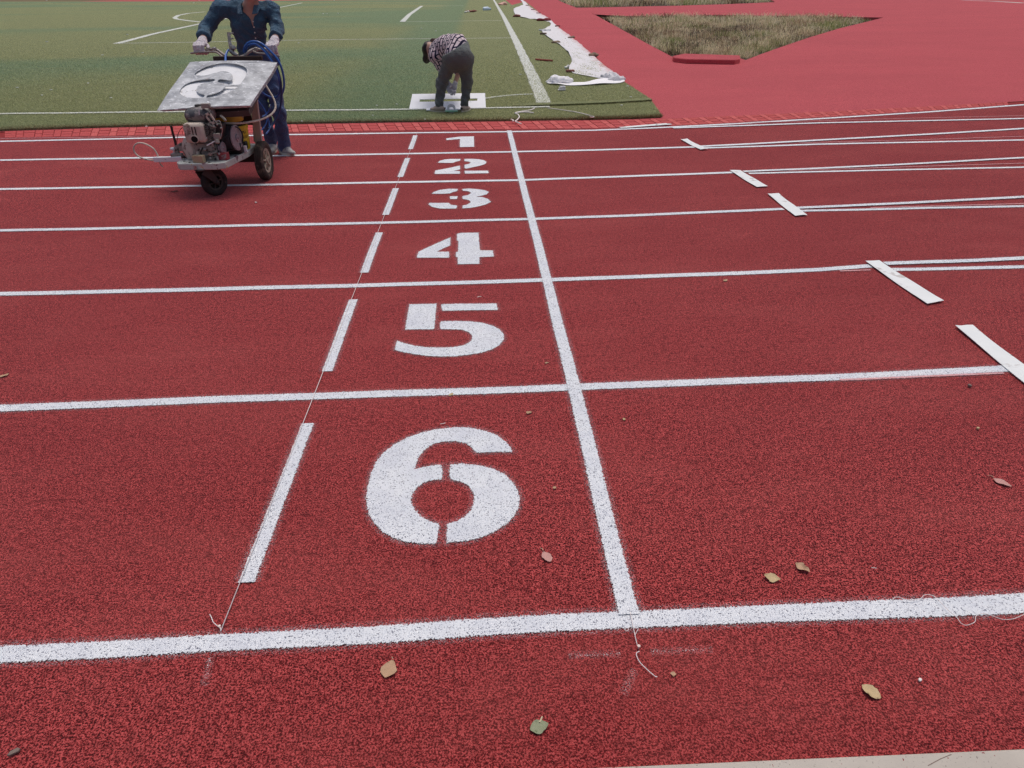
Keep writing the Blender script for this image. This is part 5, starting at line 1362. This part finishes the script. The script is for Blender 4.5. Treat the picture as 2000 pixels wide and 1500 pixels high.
# bucket standing on the deck
bx = np.array([-2.512, 4.995, 0.2845])
bk = empty('paint_bucket', bx, 'yellow plastic paint bucket with printed lettering on the machine deck', 'bucket')
RB = 0.136
mb = MB(); mb.lathe(bx, EZ, [(0, 0.0), (0, RB * 0.93), (0.006, RB * 0.94), (0.075, RB * 0.965), (0.078, RB * 0.985), (0.086, RB * 0.985), (0.089, RB * 0.967), (0.17, RB), (0.173, RB * 1.035), (0.196, RB * 1.035), (0.199, RB * 0.97), (0.199, RB * 0.94), (0.02, RB * 0.9), (0.02, 0)], 40); mb.build('bucket_body', M['yellow'], bk)
mb = MB(); mb.lathe(bx + np.array([-0.028, 0, 0.0]), EZ, [(0.19, 0.120), (0.245, 0.124), (0.245, 0)], 32); mb.build('inner_liner', M['black'], bk)
mb = MB(); mb.lathe(bx + np.array([-0.030, 0, 0.0]), EZ, [(0.232, 0.122), (0.232, 0.142), (0.236, 0.145), (0.278, 0.145), (0.284, 0.141), (0.284, 0.126), (0.262, 0.124), (0.262, 0)], 36); mb.build('bucket_rim', M['ochre'], bk)
def wrap(V, ang0, z0, R_):
    out = []
    for (x, y, z) in V:
        th = ang0 + x / R_; out.append(bx + np.array([(R_ + 0.0012 + z) * math.cos(th), (R_ + 0.0012 + z) * math.sin(th), z0 + y]))
    return out
cu = bpy.data.curves.new('lettering', 'FONT'); cu.body = 'S PU'; cu.size = 0.034; cu.extrude = 0.0004; cu.offset = 0.0006
to = bpy.data.objects.new('lettering_tmp', cu); COL.objects.link(to)
dg = bpy.context.evaluated_depsgraph_get(); tm = bpy.data.meshes.new_from_object(to.evaluated_get(dg))
tv = [tuple(v.co) for v in tm.vertices]; tfc = [tuple(p.vertices) for p in tm.polygons]
bpy.data.objects.remove(to, do_unlink=True)
mesh_obj('lettering', wrap(tv, -0.80, 0.135, RB * 0.995), tfc, M['print'], bk, smooth=False)
# second printed row, too coarse in the photograph to read: stroke clusters of the same size
mb = MB(); rr = random.Random(4)
for k in range(4):
    x0 = k * 0.021
    for (a, b, c, d) in ((0.002, 0.002, 0.002, 0.024), (0.002, 0.023, 0.015, 0.023), (0.002, 0.012, 0.015, 0.012), (0.002, 0.002, 0.015, 0.002), (0.015, 0.002, 0.015, 0.024)):
        if rr.random() < 0.85:
            w_ = max(abs(c - a), 0.0022); h_ = max(abs(d - b), 0.0022); cx, cy = x0 + (a + c) / 2, (b + d) / 2
            mb.add([(cx - w_ / 2, cy - h_ / 2, 0), (cx + w_ / 2, cy - h_ / 2, 0), (cx + w_ / 2, cy + h_ / 2, 0), (cx - w_ / 2, cy + h_ / 2, 0)], [(0, 1, 2, 3)])
mesh_obj('small_print', wrap(mb.v, -0.72, 0.096, RB * 0.985), mb.f, M['print'], bk, smooth=False)

# ------------------------------------------------------------------ people
A = np.array
def sdf_part(name, prims, mat, parent, h=0.011, warp=None, pad=0.05, attrs_fn=None, angle=180):
    pts = []; rs = []
    for q in prims:
        if q[0] == 'cap': pts += [q[2], q[3]]; rs += [max(q[4], q[5])] * 2
        elif q[0] == 'ell': pts += [q[2]]; rs += [max(q[3])]
    pts = np.array(pts); rs = np.array(rs)[:, None]
    lo = (pts - rs).min(0) - pad; hi = (pts + rs).max(0) + pad
    V, F = surface(prims, lo, hi, h, warp)
    return mesh_obj(name, V, F, mat, parent, smooth=True, angle=angle, attrs=attrs_fn(V) if attrs_fn else None)

def hand_prims(grip, side, fwd, up, s=1.0, gap=0.0205, r=0.0108, curl=1.0):
    """a hand closed round a bar at grip; side = along the knuckles towards the thumb, fwd = way the fingers go over the bar"""
    side, fwd, up = unit(side), unit(fwd), unit(up)
    P = lambda x, y, z: A(grip) + s * (side * x + fwd * y + up * z)
    pr = [('ell', 0.008, P(0.0, -0.034, 0.038), (0.044 * s, 0.046 * s, 0.021 * s), np.array([side, unit(fwd - 0.25 * up), unit(up + 0.25 * fwd)]))]
    ln = [0.88, 1.0, 1.06, 0.96]
    for i in range(4):
        x = (i - 1.5) * gap; L = ln[i]
        a, b, c, d = P(x, 0.004, 0.040), P(x, 0.034 * L, 0.026), P(x, 0.034 * L, -0.008 * L), P(x, 0.006, -0.026)
        pr += [('cap', 0.004, a, b, r * 1.12 * s, r * 1.05 * s), ('cap', 0.002, b, c, r * 1.05 * s, r * s), ('cap', 0.002, c, d, r * s, r * 0.9 * s)]
    a, b, c = P(0.040, -0.040, 0.024), P(0.056, -0.012, 0.002), P(0.046, 0.012, -0.022)
    pr += [('cap', 0.006, a, b, r * 1.3 * s, r * 1.15 * s), ('cap', 0.003, b, c, r * 1.15 * s, r * s)]
    return pr

def fold_warp(amp, scale, seed):
    """sharp-crested cloth folds in a few slanting directions"""
    r = np.random.default_rng(seed)
    D = [(unit(A([r.normal() * 0.7, r.normal() * 0.7, 1.0])) * scale * (0.7 + 0.8 * r.random()), r.random() * 6.28, unit(r.normal(size=3)) * 9, r.random() * 6.28) for _ in range(4)]
    def f(p, d):
        s = 0
        for k, ph, k2, p2 in D:
            m = 0.5 + 0.5 * np.sin(p @ k2.astype(np.float32) + p2)
            s = s + m * (np.abs(np.sin(0.5 * (p @ k.astype(np.float32)) + ph + 1.5 * m)) - 0.5)
        return amp * s
    return f
# ---- the man pushing the machine
man = empty('person', (-2.46, 6.12, 0.0), 'person in a blue denim shirt and white gloves pushing the machine', 'person')
nb = at(487, 13, 5.93); hd = at(489, -30, 5.86)
shL, shR = at(428, 20, 6.00), at(532, 22, 6.00)
elL, elR = at(402, 58, 5.93), at(542, 54, 5.93)
grL, grR = at(392, 97, YH), at(533, 97, YH)
wrL, wrR = at(396, 79, 5.715), at(537, 78, 5.715)
ch = at(484, 48, 6.04); pv = at(496, 108, 6.13)
hipL, hipR = A([-2.545, 6.16, 0.86]), A([-2.415, 6.13, 0.86])
knL, knR = A([-2.525, 6.03, 0.47]), at(545, 222, 6.00)
anL, anR = A([-2.555, 6.26, 0.10]), at(556, 290, 6.12)
body = [('ell', 0.02, hd, (0.078, 0.098, 0.112)), ('ell', 0.03, hd + A([0, -0.03, -0.06]), (0.058, 0.062, 0.060)), ('cap', 0.015, hd + A([0, -0.094, 0.01]), hd + A([0, -0.112, -0.025]), 0.012, 0.016),
        ('ell', 0.006, hd + A([0, -0.094, -0.062]), (0.024, 0.012, 0.010)), ('ell', 0.008, hd + A([0.080, 0.01, 0.0]), (0.010, 0.020, 0.030)), ('ell', 0.008, hd + A([-0.080, 0.01, 0.0]), (0.010, 0.020, 0.030)),
        ('cap', 0.03, hd + A([0, 0.02, -0.06]), nb + A([0, 0.03, -0.02]), 0.056, 0.064), ('cap', 0.05, nb + A([-0.10, 0.05, -0.05]), nb + A([0.10, 0.05, -0.05]), 0.055, 0.055),
        ('cap', 0.04, nb + A([0, 0.07, -0.09]), pv + A([0, 0.01, 0]), 0.085, 0.085, (EY, 1.35)),
        ('cap', 0.03, shL, elL, 0.048, 0.042), ('cap', 0.02, elL, wrL, 0.040, 0.029), ('cap', 0.03, shR, elR, 0.048, 0.042), ('cap', 0.02, elR, wrR, 0.040, 0.029),
        ('ell', 0.015, wrL + (grL - wrL) * 0.5 + A([0, 0.01, 0.02]), (0.034, 0.036, 0.03)), ('ell', 0.015, wrR + (grR - wrR) * 0.5 + A([0, 0.01, 0.02]), (0.034, 0.036, 0.03)),
        ('cap', 0.04, hipL, knL, 0.066, 0.046), ('cap', 0.02, knL, anL, 0.044, 0.034), ('cap', 0.04, hipR, knR, 0.066, 0.046), ('cap', 0.02, knR, anR, 0.044, 0.034),
        ('cap', 0.03, nb + A([0, 0.02, -0.01]), nb + A([0.005, 0.018, -0.12]), 0.062, 0.068, (EY, 1.25))]
bo = sdf_part('body', body, M['skin'], man, 0.0115)
sdf_part('hair', [('ell', 0.02, hd + A([0, 0.02, 0.03]), (0.086, 0.098, 0.100)), ('half', 0.01, hd + A([0, -0.055, 0.02]), A([0, -1.0, -0.55]))], M['hair'], man, 0.012)
# shirt: trunk, open collar, rolled sleeves
neck_cut = ('vee', 0.004, nb + A([0.012, 0.0, -0.135]), 0.29, nb[1] + 0.01)
sleeveL, sleeveR = elL + (wrL - elL) * 0.66, elR + (wrR - elR) * 0.66
shirt = [('cap', 0.06, nb + A([0, 0.05, -0.11]), ch, 0.130, 0.150, (EY, 1.30)), ('cap', 0.05, ch, pv + A([0, 0, -0.03]), 0.150, 0.142, (EY, 1.25)),
         ('cap', 0.05, shL + A([0.02, 0, 0.01]), shR + A([-0.02, 0, 0.01]), 0.076, 0.076), ('cap', 0.04, nb + A([-0.06, 0.06, -0.02]), nb + A([0.06, 0.06, -0.02]), 0.062, 0.062),
         ('cap', 0.04, shL, elL, 0.068, 0.060), ('cap', 0.03, elL, sleeveL, 0.060, 0.052), ('cap', 0.04, shR, elR, 0.068, 0.059), ('cap', 0.03, elR, sleeveR, 0.062, 0.052),
         ('cap', 0.008, sleeveL - (wrL - elL) * 0.12, sleeveL + (wrL - elL) * 0.10, 0.060, 0.064), ('cap', 0.008, sleeveR - (wrR - elR) * 0.12, sleeveR + (wrR - elR) * 0.10, 0.059, 0.063),
         ('half', 0.004, pv + A([0, 0, -0.10]), A([0, 0, -1.0])), ('half', 0.006, sleeveL + (wrL - elL) * 0.16, None), neck_cut]
dL, dR = unit(wrL - elL), unit(wrR - elR)
shirt = [q for q in shirt if q[0] != 'half'] 
def shirt_warp(p, d):
    s = wave_warp(0.0085, 42, 11, 6)(p, d) + wave_warp(0.006, 90, 12, 5)(p, d)
    # cut at hem and cuffs
    hem = (pv[2] - 0.07) - p[..., 2]
    return np.maximum(s, s + hem * 0) 
V_pts = None
def cut_surface(name, prims, planes, mat, parent, h, warp, attrs_fn=None):
    """like sdf_part, with flat cuts: planes = (point, outward normal, centre, radius of the part it cuts)"""
    def w2(p, d):
        s = warp(p, d) if warp else np.zeros_like(d)
        t = d + s
        for pl in planes:
            c, n_, rad = pl[:3]
            e = (p - A(c, np.float32)) @ unit(n_).astype(np.float32)
            near = np.linalg.norm(p - A(c, np.float32), axis=-1) < rad
            if len(pl) > 3: near &= p[..., 2] > pl[3]
            t = np.where(near, np.maximum(t, e), t)
        return t - d
    return sdf_part(name, prims, mat, parent, h, w2, attrs_fn=attrs_fn)
wsum = lambda a, b: (lambda p, d: a(p, d) + b(p, d))
cut_surface('shirt', shirt, [(pv + A([0, 0, -0.08]), A([0, 0, -1.0]), 0.45), (sleeveL + (wrL - elL) * 0.12, dL, 0.095), (sleeveR + (wrR - elR) * 0.12, dR, 0.09)], M['denim'], man, 0.0105, wsum(fold_warp(0.0125, 60, 11), wave_warp(0.003, 85, 12, 5)))
# collar wings and buttons
for sg in (-1, 1):
    c0 = nb + A([sg * 0.050, -0.045, 0.010]); mb = MB()
    P_ = [nb + A([sg * 0.062, 0.035, 0.045]), nb + A([sg * 0.058, -0.055, 0.012]), nb + A([sg * 0.040, -0.105, -0.060]), nb + A([sg * 0.088, -0.085, -0.055]), nb + A([sg * 0.105, 0.0, 0.0])]
    mb.prism(P_, 0.006, A([sg * 0.5, -0.6, 0.6])); mb.build('collar_wing', M['denim'], man, bevel=0.002)
for k in range(4):
    p = at(495 + 0.9 * k, 42 + 11 * k, 5.88); mb = MB(); p[1] = 5.872 + 0.012 * k; mb.lathe(p, (0, -1, 0.1), [(0, 0.006), (0.004, 0.006), (0.005, 0)], 8); mb.build('button', M['nail'], man)
tr_pr = [('cap', 0.05, hipL + A([0.0, 0, 0.06]), hipR + A([0, 0, 0.06]), 0.115, 0.115), ('cap', 0.04, hipL, knL, 0.090, 0.068), ('cap', 0.03, knL, anL + A([0, 0, 0.02]), 0.067, 0.064), ('cap', 0.04, hipR, knR, 0.090, 0.070), ('cap', 0.03, knR, anR + A([0, 0, 0.02]), 0.069, 0.066)]
cut_surface('trousers', tr_pr, [(anL + A([0, 0, -0.03]), A([0, 0, -1.0]), 0.2), (anR + A([0, 0, -0.03]), A([0, 0, -1.0]), 0.2), (pv + A([0, 0, 0.03]), A([0, 0, 1.0]), 0.4)], M['navy'], man, 0.0115, wsum(fold_warp(0.0120, 52, 21), wave_warp(0.0022, 80, 22, 5)))
def shoe(an, toe, mat, solemat, parent, L=0.27):
    f_ = unit(A(toe) * A([1, 1, 0])); s_ = A([-f_[1], f_[0], 0]); o = A([an[0], an[1], 0.0]) - f_ * 0.07
    pr = [('cap', 0.03, o + A([0, 0, 0.055]), o + f_ * 0.11 + A([0, 0, 0.052]), 0.040, 0.040), ('cap', 0.03, o + f_ * 0.09 + A([0, 0, 0.045]), o + f_ * (L - 0.065) + A([0, 0, 0.032]), 0.042, 0.030, (EZ, 1.3)), ('cap', 0.02, o + f_ * 0.03 + A([0, 0, 0.06]), o + f_ * 0.03 + A([0, 0, 0.10]), 0.040, 0.042)]
    cut_surface('shoe', pr, [(o + A([0, 0, 0.014]), A([0, 0, -1.0]), 0.5)], mat, parent, 0.0075, None)
    mb = MB(); ol = []
    for k in range(22):
        th = 2 * math.pi * k / 22; x = (L / 2) * math.cos(th) + L / 2 - 0.045; w_ = 0.042 if math.cos(th) > -0.2 else 0.036
        ol.append(o + f_ * x + s_ * w_ * math.sin(th) + A([0, 0, 0.002]))
    mb.prism(ol, 0.022); mb.build('sole', solemat, parent, bevel=0.004)
shoe(anR + A([0.0, 0, 0]), (0.75, -0.7, 0), M['sneaker'], M['sole'], man)
shoe(anL, (0.15, -1, 0), M['sneaker'], M['sole'], man)
for g_, w_, sd_ in ((grL, wrL, 1), (grR, wrR, -1)):
    pr = hand_prims(g_, A([sd_, 0, 0]), A([0, -1.0, 0]), EZ, 1.24)
    pr.append(('cap', 0.015, g_ + A([0, 0.05, 0.052]), w_ + (w_ - g_) * 0.02, 0.038, 0.038))
    sdf_part('glove', pr, M['glove'], man, 0.0048, wave_warp(0.0012, 160, 31, 4), pad=0.03)

# ---- the woman bending over the stencil
wo = empty('person', G(880, 219, 0.02), 'person in a check blouse and charcoal slacks bending over the stencil board', 'person')
fl_, fr_ = G(857, 219.5, 0.02), G(910, 218.5, 0.02)
YW = float(fl_[1])
hp = at(894, 112, YW + 0.02)
hpl, hpr = at(880, 122, YW + 0.05), at(909, 121, YW + 0.03)
knl, knr = at(862.5, 163, YW + 0.10), at(912, 163, YW + 0.08)
anl, anr = A([fl_[0] + 0.01, fl_[1] + 0.04, 0.11]), A([fr_[0] - 0.015, fr_[1] + 0.04, 0.11])
wst = at(890, 91, YW + 0.20); mid = at(872, 92, YW + 0.36); sho = at(853, 98, YW + 0.46)
hdw = at(839.5, 99, YW + 0.50)
shl, shr = at(850, 110, YW + 0.33), at(868, 104, YW + 0.60)
ell_ = at(862, 134, YW + 0.42); elr_ = at(896, 140, YW + 0.46)
hl, hr = at(876, 167, YW + 0.40), at(886.5, 171, YW + 0.36)
wl_ = ell_ + (hl - ell_) * 0.80; wr_ = elr_ + (hr - elr_) * 0.72
fdir = unit(A([-0.55, 0.55, -0.62]))        # face looks down and away
bodyw = [('ell', 0.02, hdw, (0.086, 0.086, 0.108), np.array([A([0.77, 0.64, 0]), unit(np.cross(A([-0.35, 0.1, -0.93]), A([0.77, 0.64, 0]))), unit(A([-0.35, 0.1, -0.93]))])), ('ell', 0.02, hdw + A([0.02, -0.015, -0.075]), (0.05, 0.05, 0.05)),
         ('cap', 0.01, hdw + A([0.045, -0.07, -0.05]), hdw + A([0.052, -0.085, -0.075]), 0.012, 0.014), ('ell', 0.006, hdw + A([0.055, -0.055, 0.0]), (0.018, 0.012, 0.028)),
         ('cap', 0.03, hdw + A([0.03, 0, 0.0]), sho, 0.050, 0.055), ('cap', 0.04, sho, mid, 0.085, 0.09), ('cap', 0.04, mid, hp, 0.09, 0.11),
         ('cap', 0.03, shl, ell_, 0.042, 0.036), ('cap', 0.02, ell_, wl_, 0.035, 0.026), ('cap', 0.03, shr, elr_, 0.042, 0.038), ('cap', 0.02, elr_, wr_, 0.038, 0.028),
         ('ell', 0.02, wr_ + (hr - wr_) * 0.4, (0.03, 0.03, 0.03)), ('ell', 0.02, wl_ + (hl - wl_) * 0.4, (0.03, 0.03, 0.03)),
         ('cap', 0.04, hpl, knl, 0.075, 0.050), ('cap', 0.02, knl, anl, 0.046, 0.034), ('cap', 0.04, hpr, knr, 0.075, 0.050), ('cap', 0.02, knr, anr, 0.046, 0.034)]
sdf_part('body', bodyw, M['skin'], wo, 0.012)
sdf_part('hair', [('ell', 0.02, hdw + A([-0.014, 0.012, 0.012]), (0.095, 0.095, 0.112)), ('ell', 0.03, hdw + A([-0.05, 0.02, -0.10]), (0.06, 0.06, 0.07)), ('half', 0.012, hdw + A([0.03, -0.03, -0.02]), unit(A([0.62, -0.55, -0.55])))], M['hair'], wo, 0.010, wave_warp(0.004, 70, 5, 5))
sdf_part('hair_bun', [('ell', 0.02, hdw + A([0.055, 0.02, 0.10]), (0.055, 0.045, 0.050)), ('ell', 0.02, hdw + A([0.085, 0.02, 0.115]), (0.04, 0.035, 0.03))], M['bun'], wo, 0.010, wave_warp(0.005, 80, 6, 5))
axw_ = unit(wst - sho)
bl_pr = [('cap', 0.06, sho + A([0.0, 0, -0.02]), mid, 0.125, 0.145), ('cap', 0.06, mid, wst + axw_ * 0.05, 0.146, 0.138), ('cap', 0.05, wst, hp + A([-0.03, 0.04, 0.02]), 0.140, 0.140), ('cap', 0.05, shl, shr, 0.085, 0.085),
         ('cap', 0.05, shl, ell_, 0.072, 0.062), ('cap', 0.05, shr, elr_, 0.074, 0.062)]
axw = unit(wst - sho)
def blouse_uv(V):
    q = V - sho
    al = q @ axw
    side = unit(np.cross(axw, EZ)); upw = np.cross(side, axw)
    th = np.arctan2(q @ side, q @ upw) * 0.15
    # sleeve of the near arm runs its own way
    sd = unit(ell_ - shl); qs = V - shl; ts = qs @ sd
    rs = np.linalg.norm(qs - ts[:, None] * sd, axis=1); on = (ts > 0.02) & (rs < 0.095) & (V[:, 2] < shl[2] + 0.03)
    b2 = unit(np.cross(sd, EY)); c2 = np.cross(sd, b2); th2 = np.arctan2(qs @ b2, qs @ c2) * 0.075
    bu = np.where(on, ts, th); bv = np.where(on, th2, al)
    return {'bu': bu + 1.0, 'bv': bv + 1.0}
dl_, dr_ = unit(hl - ell_), unit(hr - elr_)
cut_surface('blouse', bl_pr, [(ell_ + unit(ell_ - shl) * 0.02, unit(ell_ - shl), 0.09), (elr_ + unit(elr_ - shr) * 0.03, unit(elr_ - shr), 0.09), (wst + axw * 0.60, axw, 0.05)], M['blouse'], wo, 0.0115, wave_warp(0.007, 40, 41, 6), blouse_uv)
sl = [('cap', 0.06, wst + axw * 0.05, hp, 0.150, 0.168), ('cap', 0.05, hp + A([-0.05, 0.0, -0.01]), hp + A([0.055, 0.0, -0.01]), 0.158, 0.158), ('cap', 0.035, hpl, knl, 0.108, 0.076), ('cap', 0.04, knl, anl + A([0, 0, 0.0]), 0.076, 0.060), ('cap', 0.035, hpr, knr, 0.106, 0.074), ('cap', 0.04, knr, anr, 0.075, 0.058)]
hem_a, hem_b = at(866, 107, YW + 0.12), at(914, 79.5, YW + 0.12); hem_n = unit(A([-(hem_b - hem_a)[2], 0.0, (hem_b - hem_a)[0]]))
cut_surface('slacks', sl, [(anl + A([0, 0, -0.055]), A([0, 0, -1.0]), 0.2), (anr + A([0, 0, -0.055]), A([0, 0, -1.0]), 0.2), ((hem_a + hem_b) / 2, hem_n, 0.60, hp[2] - 0.05)], M['slacks'], wo, 0.0115, wsum(fold_warp(0.0125, 55, 51), wave_warp(0.0015, 85, 52, 5)))
def lshoe(an, toe):
    f_ = unit(A(toe) * A([1, 1, 0])); s_ = A([-f_[1], f_[0], 0]); o = A([an[0], an[1], 0.02]) - f_ * 0.05
    pr = [('cap', 0.03, o + A([0, 0, 0.045]), o + f_ * 0.10 + A([0, 0, 0.042]), 0.036, 0.036), ('cap', 0.03, o + f_ * 0.08 + A([0, 0, 0.038]), o + f_ * 0.17 + A([0, 0, 0.030]), 0.037, 0.028, (EZ, 1.25))]
    cut_surface('shoe', pr, [(o + A([0, 0, 0.016]), A([0, 0, -1.0]), 0.5)], M['canvas'], wo, 0.008, None)
    mb = MB(); ol = []
    for k in range(20):
        th = 2 * math.pi * k / 20; ol.append(o + f_ * (0.125 * math.cos(th) + 0.082) + s_ * (0.040 if math.cos(th) > -0.2 else 0.034) * math.sin(th) + A([0, 0, 0.002]))
    mb.prism(ol, 0.022); mb.build('sole', M['sole'], wo, bevel=0.004)
    mb = MB(); mb.box(o - f_ * 0.040 + A([0, 0, 0.055]), (0.004, 0.03, 0.02), (f_, s_, EZ)); mb.build('heel_tab', M['fork'], wo, bevel=0.001)
lshoe(anl - A([0, 0.03, 0]), (-0.85, 0.45, 0)); lshoe(anr - A([0, 0.03, 0]), (0.45, 0.9, 0))
for (w_, h_, e_, sd_) in ((wr_, hr, elr_, 1), (wl_, hl, ell_, -1)):
    d_ = unit(h_ - e_); s_ = unit(np.cross(d_, A([0, -1.0, 0.0]))); n_ = np.cross(s_, d_)
    P = lambda x, y, z: h_ + s_ * x + d_ * y + n_ * z
    pr = [('ell', 0.01, P(0, -0.005, 0), (0.042, 0.045, 0.022), np.array([s_, d_, n_])), ('cap', 0.015, w_, P(0, -0.02, 0), 0.034, 0.032)]
    for i in range(4):
        x = (i - 1.5) * 0.022; L = (0.85, 1.0, 1.05, 0.95)[i]
        pr += [('cap', 0.004, P(x, 0.03, 0), P(x * 1.15, 0.062 * L, 0.016), 0.0118, 0.0112), ('cap', 0.003, P(x * 1.15, 0.062 * L, 0.016), P(x * 1.1, 0.088 * L, 0.002), 0.0112, 0.0105), ('cap', 0.003, P(x * 1.1, 0.088 * L, 0.002), P(x * 1.05, 0.098 * L, -0.016), 0.0105, 0.0095)]
    pr += [('cap', 0.006, P(sd_ * 0.034, -0.01, 0.005), P(sd_ * 0.058, 0.022, 0.014), 0.0145, 0.0125), ('cap', 0.003, P(sd_ * 0.058, 0.022, 0.014), P(sd_ * 0.054, 0.050, 0.004), 0.0125, 0.0105)]
    sdf_part('glove', pr, M['dirtyglove'], wo, 0.0055, wave_warp(0.0015, 150, 61, 4), pad=0.03)
